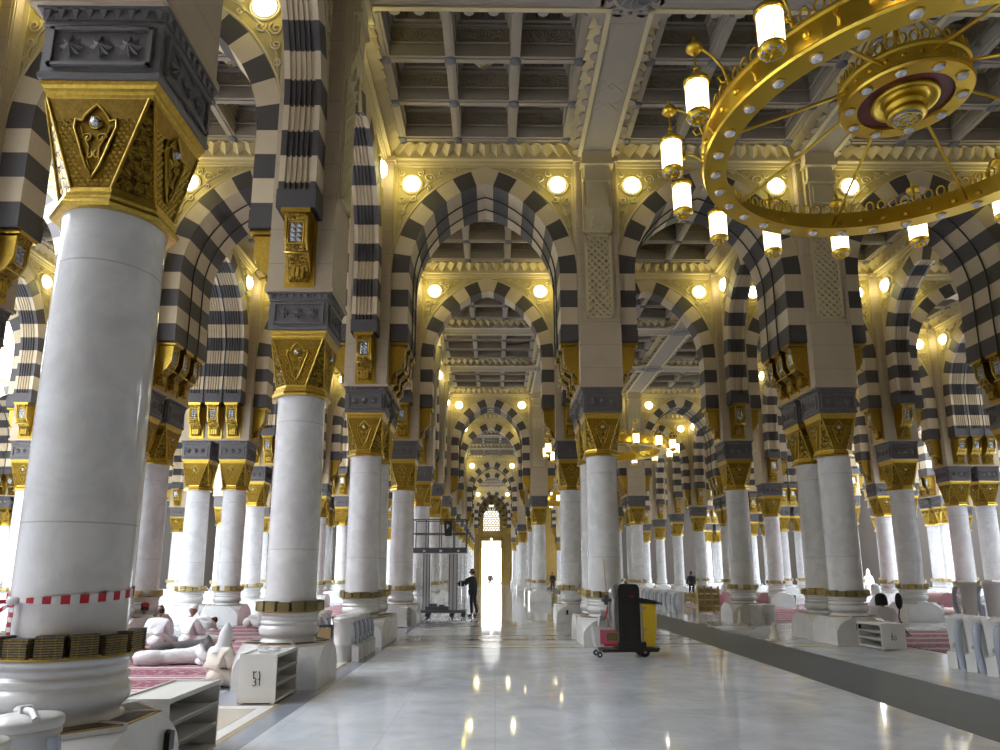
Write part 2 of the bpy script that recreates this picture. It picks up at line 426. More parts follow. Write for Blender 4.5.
# ------------------------------------------------------------------ piers above the columns
ZT = 13.2
pm_cache = {}
def pier_mesh(hx, hy):
    k = (round(hx, 2), round(hy, 2))
    if k not in pm_cache:
        b = MB()
        b.box(-hx, hx, -hy, hy, 6.32, ZT)
        b.box(-hx - .03, hx + .03, -hy - .03, hy + .03, 6.33, 6.40)
        # thin fillet strips framing each face
        for s in (1, -1):
            for u in (-hx + .04, hx - .10): b.box(u, u + .06, s * hy - .015, s * hy + .015, 8.0, 12.6)
            for u in (-hy + .04, hy - .10): b.box(s * hx - .015, s * hx + .015, u, u + .06, 8.0, 12.6)
        b.box(-hx - .06, hx + .06, -hy - .06, hy + .06, 12.62, 12.74)
        pm_cache[k] = b.mesh('arch_pier', ['stone'])
    return pm_cache[k]
def lattice_mesh():
    b = MB(); w_, z0, z1 = .35, 8.15, 10.5
    for x0, x1, a, c in ((-w_, w_, z0, z0 + .07), (-w_, w_, z1 - .07, z1), (-w_, -w_ + .07, z0, z1), (w_ - .07, w_, z0, z1)): b.box(x0, x1, -.06, 0, a, c)
    b.box(-w_, w_, -.008, 0, z0, z1, 1)
    n = 9; hw = w_ - .07; H = z1 - z0 - .14; s = 2 * hw / 3
    def seg(x0, za, x1, zb):
        L_ = math.hypot(x1 - x0, zb - za); a = math.atan2(zb - za, x1 - x0)
        Mx = Matrix.Translation(((x0 + x1) / 2, -.03, (za + zb) / 2)) @ Matrix.Rotation(-a, 4, 'Y')
        b.box(-L_ / 2, L_ / 2, -.035, .02, -.024, .024, 0, Mx)
    k = -3
    zz0, zz1 = z0 + .07, z1 - .07
    while k * s < H:
        for sg in (1, -1):
            # line from x=-hw rising (sg) clipped
            za = zz0 + k * s; zb = za + 2 * hw
            xa, xb = -hw, hw
            if za < zz0: xa += zz0 - za; za = zz0
            if zb > zz1: xb -= zb - zz1; zb = zz1
            if xb - xa > .03: seg(xa * sg, za, xb * sg, zb)
        k += 1
    for r in range(int(H / (s / 1)) * 2):
        for c in (-1, 0, 1):
            z = zz0 + (r + .5) * s / 1
            if z < zz1 - .03:
                b.box(c * s - .03, c * s + .03, -.035, 0, z - .03, z + .03)
    return b.mesh('lattice_panel', ['relief', 'stone'])
def bracket_mesh():
    b = MB()
    def blk(w_, d, z0, z1): b.box(-w_, w_, -d, 0, z0, z1)
    blk(.40, .30, 12.45, 12.80); blk(.44, .34, 12.38, 12.45); blk(.34, .24, 12.0, 12.38); blk(.38, .28, 11.92, 12.0)
    blk(.30, .18, 11.2, 11.92); blk(.22, .22, 11.35, 11.85); blk(.36, .22, 11.1, 11.2)
    b.loft([[(-.33, 0, 10.6), (.33, 0, 10.6), (.33, -.06, 10.6), (-.33, -.06, 10.6)], [(-.33, 0, 11.1), (.33, 0, 11.1), (.33, -.2, 11.1), (-.33, -.2, 11.1)]])
    b.tube([(.14 * math.cos(PI * k / 8), -.15, 10.85 + .16 * math.sin(PI * k / 8)) for k in range(9)] , .02, 5)
    b.box(-.16, -.12, -.17, -.05, 10.65, 10.86); b.box(.12, .16, -.17, -.05, 10.65, 10.86)
    for s in (-1, 1): b.box(s * .36 - .03, s * .36 + .03, -.12, 0, 10.6, 12.4)
    b.box(-.36, .36, -.08, 0, 10.52, 10.6)
    return b.mesh('beam_bracket', ['relief'])
LAT, BRK = lattice_mesh(), bracket_mesh()
HALLX = [z for z in ZX if z[2] == 'hall'][0]
npier = 0
for i in range(len(XS)):
    for j in range(len(YS)):
        if not node(i, j) or not far_ok(i, j): continue
        cx_ = sum(XS[i]) / 2; cy_ = sum(YS[j]) / 2
        hx = (XS[i][1] - XS[i][0]) / 2 + .54; hy = (YS[j][1] - YS[j][0]) / 2 + .54
        if not seen([(cx_, cy_, 6.4), (cx_, cy_, 12.7), (cx_ - hx, cy_ - hy, 9), (cx_ + hx, cy_ - hy, 9)], 80) and not (j == 0 and -10 < cx_ < 0): continue
        key = (round(XS[i][0] if abs(XS[i][0]) < abs(XS[i][1]) else XS[i][1], 2), round(YS[j][0], 2))
        nm = COLNAME.get(key) or COLNAME.get((round(XS[i][1], 2), key[1])) or COLNAME.get((round(XS[i][0], 2), key[1]))
        if nm is None:
            nm = f'high {"left" if cx_ < 0 else "right"}, line {FST[i + 1]} by {FST[j + 1]}, its column outside the picture'
        t = thing('arch_pier', f'beige stone pier over the column in {nm}' if 'row' in nm else f'beige stone pier {nm}', 'pier', (cx_, cy_, 0), 0, 'stone piers above the columns')
        link('pier_core', pier_mesh(hx, hy), t)
        for a, bb, kind in ZX:
            for c, d in ZY:
                if kind == 'court' and not (a == 8 and c == 0): continue
                if a < i < bb and j in (c, d):
                    s = 1 if j == d else -1      # hall lies towards -Y when the pier is on its far edge
                    for me, n2 in ((LAT, 'lattice_panel'), (BRK, 'beam_bracket')):
                        link(n2, me, t, (0, -hy * s, 0), 0 if s == 1 else PI)
                if c < j < d and i in (a, bb):
                    s = 1 if i == a else -1
                    for me, n2 in ((LAT, 'lattice_panel'), (BRK, 'beam_bracket')):
                        link(n2, me, t, (hx * s, 0, 0), PI / 2 * s)

# ------------------------------------------------------------------ arches
Z0, ZS, HW, TH, CC, RR = 7.6, 9.5, 2.0, .455, .7, 2.7
def stations():
    st = []     # (inner point, outer point, block index) along the left half, bottom to crown
    for k in range(5): st.append(((-HW, Z0 + k * (ZS - Z0) / 4), (-HW - TH, Z0 + k * (ZS - Z0) / 4)))
    n = 15; a1 = math.acos(CC / RR); Ro = RR + TH; a2 = math.acos(CC / Ro)
    for k in range(1, n + 1):
        a = PI - a1 * k / n; a_ = PI - (a1 * k / n if k < n else a2)
        st.append(((CC + RR * math.cos(a), ZS + RR * math.sin(a)), (CC + Ro * math.cos(a_), ZS + Ro * math.sin(a_))))
    return st
ST = stations()
def blk_of(seg): return seg if seg < 4 else 4 + (seg - 4) // 2
def ring_mesh(T, fluted):
    b = MB(); h = T / 2
    prof = [(-h, 0)]
    if fluted:
        cs = [0] if T < 1 else [-.65, 0, .65]
        for c in cs:
            w_ = .44 / 5
            for g in range(5):
                x = c - .22 + g * w_
                prof += [(x + .008, 0), (x + .02, .045), (x + w_ - .02, .045), (x + w_ - .008, 0)]
    prof.append((h, 0))
    full = ST + [((-p[0][0], p[0][1]), (-p[1][0], p[1][1])) for p in ST[-2::-1]]
    nseg = len(full) - 1
    def ring(s):
        (xi, zi), (xo, zo) = s
        d = Vector((xo - xi, zo - zi)).normalized()
        return [(xo, -h, zo)] + [(xi + d.x * e, y, zi + d.y * e) for y, e in prof] + [(xo, h, zo)]
    for q in range(nseg):
        half = q if q < nseg / 2 else nseg - 1 - q
        m = 1 if blk_of(half) % 2 == 0 else 0
        if half == nseg // 2 - 1: m = 0
        s0, s1 = full[q], full[q + 1]
        r0, r1 = ring(s0), ring(s1)
        b.loft([r0, r1], m, q == 0, q == nseg - 1)
    for sg in (1, -1):     # plain cap block at the foot
        b.box(min(sg * (HW - .015), sg * (HW + TH)), max(sg * (HW - .015), sg * (HW + TH)), -h - .015, h + .015, Z0, Z0 + .33, 1)
    return b.mesh('arch_ring', ['vlight', 'vdark'])
def spandrel_mesh(T):
    b = MB(); h = T / 2 - .035; E = 2.46; top = ZT
    arc = [s[1] for s in ST[4:]]
    for sg in (1, -1):
        rim = []
        for x, z in arc:
            dx, dz = x - CC, z - ZS
            t = min((-E - CC) / dx if dx < 0 else 99, (top - ZS) / dz if dz > 1e-6 else 99)
            rim.append((CC + dx * t if t < 50 else x, ZS + dz * t))
        rim = [(max(-E, x), z) for x, z in rim]
        rim[-1] = (0, top)
        for y in (-h, h):
            for k in range(len(arc) - 1):
                q = [(sg * arc[k][0], y, arc[k][1]), (sg * arc[k + 1][0], y, arc[k + 1][1]), (sg * rim[k + 1][0], y, rim[k + 1][1]), (sg * rim[k][0], y, rim[k][1])]
                # fill the corner missed by the radial sweep
                b.add(q, [(0, 1, 2, 3)], 0)
                if abs(rim[k][0] + E) < 1e-4 and abs(rim[k + 1][1] - top) < 1e-4 and rim[k][1] < top - 1e-4:
                    b.add([(sg * rim[k][0], y, rim[k][1]), (sg * rim[k + 1][0], y, top), (-sg * E, y, top)], [(0, 1, 2)], 0)
    for y, s in ((-h, -1), (h, 1)):
        for sg in (1, -1):
            # archivolt fillet and rectangular frame
            b.tube([(sg * (x - .0) - sg * .03 * (1 if x < -1 else .3), y + s * .01, z + .03) for x, z in arc], .035, 6, 1)
            b.box(min(sg * 2.46, sg * 2.36), max(sg * 2.46, sg * 2.36), min(y, y + s * .03), max(y, y + s * .03), 9.6, 12.74, 1)
            # scrolls around the lamp
            ctr = (sg * 1.98, 12.08)
            def sp(cx0, cz0, r0, turns, a0, dr=1, rad=.022):
                n = int(turns * 10)
                b.tube([(cx0 + sg * r0 * (1 - .85 * k / n) * math.cos(a0 + dr * 2 * PI * turns * k / n), y + s * .02, cz0 + r0 * (1 - .85 * k / n) * math.sin(a0 + dr * 2 * PI * turns * k / n)) for k in range(n + 1)], rad, 5, 1)
            b.tube([(ctr[0] + .28 * math.cos(k * PI / 10), y + s * .02, ctr[1] + .28 * math.sin(k * PI / 10)) for k in range(20)], .025, 5, 1, closed=True)
            sp(sg * 2.22, 11.62, .14, 1.5, 2.2); sp(sg * 1.93, 11.66, .11, 1.4, .5, -1); sp(sg * 2.24, 11.28, .11, 1.5, 2.4); sp(sg * 1.50, 12.28, .15, 1.5, 3.5, -1)
            sp(sg * 1.18, 12.42, .12, 1.5, 1, 1); sp(sg * 1.52, 11.98, .09, 1.3, 0, 1); sp(sg * 2.27, 10.9, .09, 1.5, 2, -1); sp(sg * .85, 12.52, .09, 1.4, 0, 1)
            sp(sg * 1.75, 12.42, .10, 1.3, 2, 1); sp(sg * 2.25, 12.42, .10, 1.3, 1, -1); sp(sg * 2.32, 12.08, .07, 1.2, 0, 1)
            b.tube([(sg * 2.32, y + s * .015, 10.6), (sg * 2.26, y + s * .015, 11.1), (sg * 2.1, y + s * .015, 11.5), (sg * 1.8, y + s * .015, 11.85), (sg * 1.5, y + s * .015, 12.15), (sg * .95, y + s * .015, 12.5), (sg * .5, y + s * .015, 12.62)], .02, 5, 1)
        b.box(-2.46, 2.46, min(y, y + s * .10), max(y, y + s * .10), 12.66, 12.74, 1)
        b.box(-2.46, 2.46, min(y, y + s * .06), max(y, y + s * .06), 12.60, 12.66, 1)
    return b.mesh('spandrel', ['plaster', 'relief'])
def rods_mesh(y):
    b = MB(); pts = []
    full = [s for s in ST] + [((-p[0][0], p[0][1]), (-p[1][0], p[1][1])) for p in ST[-2::-1]]
    for (xi, zi), (xo, zo) in full:
        d = Vector((xo - xi, zo - zi)).normalized(); pts.append((xi - d.x * .05, y, zi - d.y * .05))
    b.tube(pts, .022, 6)
    return b.mesh('tie_rod', ['rod'])
def corbel_mesh(with_crystal):
    b = MB(); w_ = .2
    prof = [(0, 7.6), (.45, 7.6), (.45, 7.50), (.40, 7.46), (.36, 7.40), (.35, 7.05), (.30, 6.92), (.22, 6.84), (.17, 6.80), (.17, 6.70), (.13, 6.66), (.10, 6.50), (0, 6.46)]
    def ext(pr, y0, y1, m=0):
        n = len(pr); b.add([(x, y0, z) for x, z in pr] + [(x, y1, z) for x, z in pr], [tuple(range(n)), tuple(range(2 * n - 1, n - 1, -1))] + [(k, (k + 1) % n + 0, (k + 1) % n + n, k + n) for k in range(n)], m)
    ext(prof, -w_ * .8, w_ * .8, 2)
    b.box(0, .035, -.25, .25, 6.38, 7.6); b.box(0, .47, -.24, .24, 7.52, 7.6)
    for s in (1, -1):
        ext([(0, 7.5), (.40, 7.5), (.38, 7.1), (.28, 6.9), (.1, 6.75), (0, 6.6)], s * .17 - .02, s * .17 + .02)
        b.tube([(.365, s * .125, 7.40), (.365, s * .125, 7.02)], .014, 5)
    b.tube([(.365, -.125, 7.41), (.365, .125, 7.41)], .014, 5); b.tube([(.36, -.125, 7.02), (.36, .125, 7.02)], .014, 5)
    for k in range(3): b.box(.13, .165, -.10 + k * .075, -.05 + k * .075, 6.52, 6.72)
    b.tube([(.3, -.19, 6.9), (.38, -.15, 6.85), (.38, .15, 6.85), (.3, .19, 6.9)], .02, 5)
    if with_crystal: b.box(.352, .372, -.10, .10, 7.05, 7.38, 1)
    return b.mesh('corbel', ['gold', 'crystal', 'golddark'])
def crystal_mesh():
    b = MB()
    for k in range(2):
        for r in range(4):
            y = -.05 + k * .1; z = 7.10 + r * .082
            b.add([(.352, y - .05, z - .041), (.352, y + .05, z - .041), (.352, y + .05, z + .041), (.352, y - .05, z + .041), (.40, y, z)], [(0, 1, 4), (1, 2, 4), (2, 3, 4), (3, 0, 4)])
    return b.mesh('crystal', ['crystal'])
RING = {(T, f): ring_mesh(.62 if T == 1 else .62 + G, f) for T in (1, 2) for f in (False, True)}
SPAN = {1: spandrel_mesh(.62), 2: spandrel_mesh(.62 + G)}
ROD = [rods_mesh(-.33), rods_mesh(.33)]
CORB = {False: corbel_mesh(False), True: corbel_mesh(True)}; CRYS = crystal_mesh()
def lamp_mesh():
    b = MB()
    def ringp(r, d): return [(r * math.cos(2 * PI * k / 24), -d, r * math.sin(2 * PI * k / 24)) for k in range(24)]
    b.loft([ringp(.255, 0), ringp(.255, .03), ringp(.23, .05), ringp(.22, .04)], 0, True, False, True)
    b.loft([ringp(.22, .035), ringp(.205, .09), ringp(.16, .14), ringp(.09, .17), ringp(.02, .18)], 1, True, True, True)
    return b.mesh('spandrel_lamp', ['relief', 'globe'])
LAMP = lamp_mesh()
def lampdata(e, col, r):
    l = bpy.data.lights.new('lamp_light', 'POINT'); l.energy = e; l.color = col; l.shadow_soft_size = r; return l
LD = lampdata(9, (1, .86, .045), .12)
arches = []
for i in range(len(XS)):
    for j in range(len(YS)):
        if not node(i, j): continue
        if node(i + 1, j) and far_ok(i, j) and far_ok(i + 1, j): arches.append(('x', i, j))
        if node(i, j + 1) and far_ok(i, j) and far_ok(i, j + 1): arches.append(('y', i, j))
nlamp = 0
def rowname(i):
    x = min(XS[i], key=abs); lst = leftr if x < 0 else rightr
    x = round(x, 2)
    n = lst.index(x) + 1 if x in lst else (min(range(len(lst)), key=lambda k: abs(lst[k] - x)) + 1)
    return f"{FST[n]} {'left' if x < 0 else 'right'}"
for kind, i, j in arches:
    if kind == 'x':
        ax = (XS[i][1] + XS[i + 1][0]) / 2; ay = sum(YS[j]) / 2; T = 2 if YS[j][0] != YS[j][1] else 1; rz = 0
        ends = [(XS[i][1], ay), (XS[i + 1][0], ay)]
        if i == 4: where = 'across the central aisle'
        elif i == 3: where = 'across the bay left of the aisle'
        elif i == 5: where = 'across the bay right of the aisle'
        else: where = f'across from the {rowname(i)} row outward' if i > 5 else f'across from the {rowname(i + 1)} row outward'
        lab = f'striped stone arch {where}, {ORD[j + 1]} line from camera'
        bay = {4: 'the central aisle', 3: 'bay left of aisle', 5: 'bay right of aisle'}.get(i) or (f'bay beyond {rowname(i)} row' if i > 5 else f'bay beyond {rowname(i + 1)} row')
        lshort = f'across {bay}, {ORD[j + 1]} line'
    else:
        ay = (YS[j][1] + YS[j + 1][0]) / 2; ax = sum(XS[i]) / 2; T = 2 if XS[i][0] != XS[i][1] else 1; rz = PI / 2
        ends = [(ax, YS[j][1]), (ax, YS[j + 1][0])]
        lab = f'striped stone arch along the {rowname(i)} column row, {ORD[j + 1]} from camera'
        lshort = f'along {rowname(i)} row, {ORD[j + 1]} arch' + (' of double row' if T == 2 else '')
    if not seen([(e[0], e[1], z) for e in ends for z in (7, 10, 12.7)] + [(ax, ay, 9), (ax, ay, 12.6)], 30): continue
    t = thing('striped_arch', lab, 'arch', (ax, ay, 0), rz, 'striped arches between the columns')
    link('arch_ring', RING[(T, kind == 'y')], t); link('spandrel', SPAN[T], t)
    if T == 2:
        for r in ROD: link('tie_rod', r, t)
    near = ay < 32
    for s in (1, -1):
        for yo in ([0] if T == 1 else [-.65, 0, .65]):
            c = link('corbel', CORB[not near], t, (-s * 2.46, yo, 0), 0 if s == 1 else PI)
            if near: link('crystal', CRYS, c)
    # lamps on the faces turned to the camera
    h = (.62 if T == 1 else .62 + G) / 2 - .035
    for fs in (1, -1):
        nx, ny = (0, -fs) if kind == 'x' else (fs, 0)
        fx, fy = ax + nx * h, ay + ny * h
        if (0 - fx) * nx + (0 - fy) * ny < .3: continue
        for sg in (1, -1):
            lx, ly = (ax + sg * 1.98, fy) if kind == 'x' else (fx, ay + sg * 1.98)
            if not seen([(lx, ly, 12.08)], 10) or ly < 1: continue
            rot = {(0, -1): 0, (0, 1): PI, (1, 0): PI / 2, (-1, 0): -PI / 2}[(nx, ny)]
            sd = ('left' if sg < 0 else 'right') if kind == 'x' else ('near' if sg < 0 else 'far')
            o = link('spandrel_lamp', LAMP, None, (lx, ly, 12.08), rot)
            tag(o, f'round lamp, {sd} side of arch {lshort}', 'lamp', 'round lamps on the arch shoulders', 'thing')
            if ly < 60 or (abs(lx) < 4 and ly < 100):
                li = bpy.data.objects.new('lamp_light', LD); COL.objects.link(li); li.parent = o; li.location = (0, -.42, -.02)
            nlamp += 1

# ------------------------------------------------------------------ ceilings
def ceiling_mesh():
    b = MB()
    zb, zt = 13.12, 14.35
    nod = [-2.205, -.735, .735, 2.205]; hr = .11
    # ribs
    for p in nod:
        b.box(p - hr, p + hr, -2.32, 2.32, zb, zb + .22); b.box(-2.32, 2.32, p - hr, p + hr, zb + .002, zb + .22)
        b.box(p - .045, p + .045, -2.32, 2.32, zb - .03, zb); b.box(-2.32, 2.32, p - .045, p + .045, zb - .03, zb)
    # flat border
    for s in (1, -1):
        b.box(min(s * 2.3, s * 3), max(s * 2.3, s * 3), -3, 3, zb + .01, zb + .25); b.box(-2.3, 2.3, min(s * 2.3, s * 3), max(s * 2.3, s * 3), zb + .01, zb + .25)
    # coffers
    for a in range(3):
        for c in range(3):
            cx0 = -1.47 + a * 1.47; cy0 = -1.47 + c * 1.47
            S = lambda r, z: [(cx0 - r, cy0 - r, z), (cx0 + r, cy0 - r, z), (cx0 + r, cy0 + r, z), (cx0 - r, cy0 + r, z)]
            b.loft([S(.625, zb + .2), S(.625, zb + .26), S(.66, zb + .27), S(.66, zb + .32)], 0, False, False)
            b.loft([S(.66, zb + .32), S(.60, zb + .74)], 1, False, False)
            for q in range(4):
                Rq = Matrix.Translation((cx0, cy0, 0)) @ Matrix.Rotation(q * PI / 2, 4, 'Z')
                for k in range(-4, 5):
                    an = k * .30; L0 = .34 if abs(k) < 3 else .42
                    tip = (math.sin(an) * L0 * 1.15, min(.33, math.cos(an) * .33))
                    sl = lambda u, v, d: Vector((u, -.66 + .06 * (v + .04) / .42 + d, zb + .34 + v))
                    b.add([Rq @ p for p in (sl(0, .02, .004), sl(tip[0] * .5 - .035, tip[1] * .5 + .02, .004), sl(tip[0], tip[1], .004), sl(tip[0] * .5 + .035, tip[1] * .5 + .02, .004), sl(tip[0] * .5, tip[1] * .5 + .02, .03))], [(0, 1, 4), (1, 2, 4), (2, 3, 4), (3, 0, 4)], 1)
                for z0_, z1_ in ((.345, .36), (.71, .725)): b.box(-.60, .60, -.65 if z0_ < .5 else -.605, -.60 if z0_ < .5 else -.575, zb + z0_, zb + z1_, 0, Rq)
            b.loft([S(.60, zb + .74), S(.55, zb + .76), S(.55, zb + .82), S(.50, zb + .84), S(.50, zb + 1.1)], 0, False, True)
            for s in (1, -1):     # small panel frames high in the coffer
                for u in (-.25, 0, .25):
                    b.box(cx0 + u - .012, cx0 + u + .012, cy0 + s * .50 - .015, cy0 + s * .50 + .015, zb + .86, zb + 1.08, 2)
                    b.box(cx0 + s * .50 - .015, cx0 + s * .50 + .015, cy0 + u - .012, cy0 + u + .012, zb + .86, zb + 1.08, 2)
            if a == 1 and c == 1:
                for k in range(12):
                    an = k * PI / 6
                    Mx = Matrix.Translation((cx0, cy0, zb + .80)) @ Matrix.Rotation(an, 4, 'Z')
                    b.add([Mx @ Vector(v) for v in ((.05, 0, -.42), (.26, -.10, -.16), (.44, 0, .02), (.26, .10, -.16), (.1, 0, .1))], [(0, 1, 2, 3), (0, 1, 4), (1, 2, 4), (2, 3, 4), (3, 0, 4)], 3)
                b.sph((cx0, cy0, zb + .55), .09, 3)
            elif (a + c) % 2 == 0:
                b.add([(cx0 - .14, cy0, zb + 1.0), (cx0, cy0 - .14, zb + 1.0), (cx0 + .14, cy0, zb + 1.0), (cx0, cy0 + .14, zb + 1.0), (cx0, cy0, zb + .84)], [(0, 1, 4), (1, 2, 4), (2, 3, 4), (3, 0, 4)], 2)
                for s in (1, -1): b.tube([(cx0 - .3 * s, cy0, zb + 1.02), (cx0 - .2 * s, cy0 + .05, zb + .96), (cx0 - .12 * s, cy0, zb + .98)], .02, 5, 3)
    for p in nod:
        for q in nod: b.lathe([(.13, zb - .03), (.13, zb - .045), (.10, zb - .07), (.05, zb - .08)], 16, 2, (p, q))
    # zigzag cornice of faceted teeth
    n = 15; r0, r1 = 2.56, 2.34; z0, z1 = 12.80, 13.13
    for q in range(4):
        Rm = Matrix.Rotation(q * PI / 2, 4, 'Z')
        st = 2 * r0 / n
        for k in range(n):
            x = -r0 + k * st
            xm = x + st / 2
            f = r1 / r0
            v = [(x * f, -r1, z1), ((x + st) * f, -r1, z1), (xm, -r0 + .02, z0 + .01), (xm * f * .99, -r1 + .10, z1 - .15), (x, -r0, z0 + .22), (x + st, -r0, z0 + .22), (x, -r0, z0), (x + st, -r0, z0)]
            b.add([Rm @ Vector(p) for p in v], [(0, 4, 3), (4, 2, 3), (2, 5, 3), (5, 1, 3), (1, 0, 3)], 4)
            b.add([Rm @ Vector(p) for p in v], [(6, 2, 4), (2, 7, 5)], 4)
        for x0, z_0, z_1, d in ((2.62, 12.74, 12.81, .10), (2.38, 13.08, 13.13, .08)):
            b.box(-x0, x0, -x0, -x0 + d, z_0, z_1, 4, Rm)
        b.box(-3, 3, -3, -2.6, 12.78, 13.15, 0, Rm)
    # lid that closes the roof
    b.box(-3, 3, -3, 3, zb + 1.1, zb + 1.3)
    return b.mesh('ceiling', ['ceil', 'coffer', 'boss', 'relief', 'relief'])
CE = ceiling_mesh()
def beam_mesh():
    b = MB(); L_ = 3.0
    b.box(-.50, .50, -L_, L_, 12.80, 13.3)
    for s in (1, -1):
        b.box(s * .47 - .03, s * .47 + .03, -L_, L_, 12.76, 12.80); b.box(s * .30 - .015, s * .30 + .015, -2.2, 2.2, 12.775, 12.80)
        b.box(-.3, .3, s * 2.2 - .015, s * 2.2 + .015, 12.775, 12.80)
        b.tube([(-.3, s * .12, 12.79), (0, s * .42, 12.79), (.3, s * .12, 12.79)], .02, 4); b.tube([(-.3, s * .55, 12.79), (0, s * .25, 12.79), (.3, s * .55, 12.79)], .02, 4)
        for k in range(12):   # scalloped rim
            y = -2.75 + k * .5
            b.lathe([(.12, 12.78), (.12, 12.82), (.02, 12.9)], 8, 0, (s * .52, y), smooth=False)
    return b.mesh('ceiling_beam', ['ceil'])
BM = beam_mesh()
def cross_mesh():
    b = MB()
    b.box(-.55, .55, -.55, .55, 12.77, 13.3)
    for q in range(4):
        Rm = Matrix.Rotation(q * PI / 2, 4, 'Z'); b.add([Rm @ Vector(v) for v in ((-.85, -.5, 12.775), (-.5, -.85, 12.775), (.0, 0, 12.765))], [(0, 1, 2)])
    b.lathe([(.44, 12.77), (.44, 12.745), (.39, 12.74), (.37, 12.72)], 32, 0)
    b.lathe([(.37, 12.72), (.34, 12.70), (.05, 12.69)], 32, 1)
    for k in range(16):
        a = k * PI / 8; b.lathe([(.05, 12.76), (.03, 12.735)], 6, 1, (.5 * math.cos(a), .5 * math.sin(a)))
    for k in range(8):
        a = k * PI / 4; b.tube([(.06 * math.cos(a), .06 * math.sin(a), 12.685), (.2 * math.cos(a + .3), .2 * math.sin(a + .3), 12.68), (.31 * math.cos(a), .31 * math.sin(a), 12.685)], .012, 5, 0)
    return b.mesh('ceiling_medallion', ['ceil', 'boss'])
CR = cross_mesh()
def is_court(i, j):      # cell between lines i,i+1 and j,j+1 open to the sky
    for a, b, k in ZX:
        if k == 'court' and a <= i < b:
            for c, d in ZY:
                if c <= j < d and not (a == 8 and c == 0): return True
    return False
for i in range(len(XS) - 1):
    for j in range(len(YS) - 1):
        if is_court(i, j): continue
        x = (XS[i][1] + XS[i + 1][0]) / 2; y = (YS[j][1] + YS[j + 1][0]) / 2
        if y > 60 and not (-15 < x < 25): continue
        tag(link('ceiling', CE, None, (x, y, 0)), kind='structure')
for a, b, k in ZX:
    for c, d in ZY:
        if k == 'court' and not (a == 8 and c == 0): continue
        for i in range(a + 1, b):
            for j in range(c, d): tag(link('ceiling_beam', BM, None, (XS[i][0], (YS[j][1] + YS[j + 1][0]) / 2, 0)), kind='structure')
            for j in range(c + 1, d): tag(link('ceiling_medallion', CR, None, (XS[i][0], YS[j][0], 0)), kind='structure')
        for j in range(c + 1, d):
            for i in range(a, b): tag(link('ceiling_beam', BM, None, ((XS[i][1] + XS[i + 1][0]) / 2, YS[j][0], 0), PI / 2), kind='structure')
# dark roof over the parts behind the camera, parapets round the courts
b_ = MB()
b_.box(-60, 70, -14, YS[0][0], 13.2, 13.6)
b_.box(XS[-1][1], 70, YS[0][0], 101, 13.2, 13.6); b_.box(-60, XS[0][0], YS[0][0], 101, 13.2, 13.6)
b_.box(XS[0][0], XS[-1][1], YS[-1][1], 101, 13.2, 13.6)
struct('ceiling', b_, ['ceil'])

# ------------------------------------------------------------------ far wall and added enclosing walls
b_ = MB(); b_.box(-60, 70, -14.4, -14, 0, 14); struct('light_block_rear', b_, ['stone'])  # added out of view to block sky light from behind
b_ = MB(); b_.box(-37.4, -37, -14, 101, 0, 14); struct('shade_backing_left', b_, ['interiorshade'])  # stands in for deep shaded aisles beyond, shade put into its colour
b_ = MB(); b_.box(49.5, 50, -14, 101, 0, 14); struct('shade_backing_right', b_, ['interiorshade'])  # same painted shade for the aisles beyond the right courts
# far wall with the doorway and the lattice window
YW = 101.0; DX = -.5; DW = 1.38; DZ = 5.25
b_ = MB()
b_.box(-9, DX - DW, YW, YW + .6, 0, 14); b_.box(DX + DW, 9, YW, YW + .6, 0, 14)
b_.box(DX - DW, DX + DW, YW, YW + .6, DZ + 1.0, 7.65)
# arch-headed window opening is filled by wall pieces either side
for k in range(10):
    z0 = 7.65 + k * .38; z1 = z0 + .38
    wz = DW * .86 if k < 4 else DW * .86 * math.sqrt(max(.02, 1 - ((k - 3) / 6.3) ** 2))
    for s in (1, -1): b_.box(min(DX + s * wz, DX + s * DW), max(DX + s * wz, DX + s * DW), YW, YW + .6, z0, z1)
b_.box(DX - DW, DX + DW, YW, YW + .6, 11.45, 14)
for s in (1, -1):
    for x in (2.2, 3.4, 5.2, 7.2): b_.box(DX + x + s * .5 - .08, DX + x + s * .5 + .08, YW - .1, YW, 0, 11)
b_.box(-9, DX - DW - .1, YW - .12, YW, 2.6, 2.85); b_.box(DX + DW + .1, 9, YW - .12, YW, 2.6, 2.85); b_.box(-9, DX - DW - .1, YW - .12, YW, 6.6, 6.8); b_.box(DX + DW + .1, 9, YW - .12, YW, 6.6, 6.8)
for rr, ww in ((1.95, .5), (2.75, .5), (3.5, .5)):
    for k in range(23):
        a = -.35 + (PI + .7) * k / 22
        Mx = Matrix.Translation((DX, YW - .06, 8.9)) @ Matrix.Rotation(-a, 4, 'Y')
        b_.box(rr - ww * .45, rr + ww * .45, -.06, .06, -rr * .07, rr * .07, 1 if k % 2 else 2, Mx)
struct('wall_far', b_, ['wallgold', 'vdark', 'gold'])
b_ = MB(); b_.box(-60, -9, YW, YW + .6, 0, 14); b_.box(9, 70, YW, YW + .6, 0, 14); struct('wall_far', b_, ['interiorshade'])  # outer stretches coloured near-black for the shade of the interior beyond
b_ = MB(); b_.sph((0, 0, 0), .13, 0, 16, 10); b_.box(-.05, .05, 0, .3, .08, .14, 1)
tag(link('lintel_lamp', b_.mesh('lintel_lamp', ['globe', 'gold']), None, (DX, YW - .55, 6.45)), 'small round lamp over the bright doorway', 'lamp', None, 'thing')
b_ = MB()
for s in (1, -1): b_.box(min(DX + s * DW, DX + s * (DW + .35)), max(DX + s * DW, DX + s * (DW + .35)), YW - .35, YW, 0, DZ + 1.1)
b_.box(DX - DW - .4, DX + DW + .4, YW - .35, YW, DZ + 1.0, DZ + 1.35)
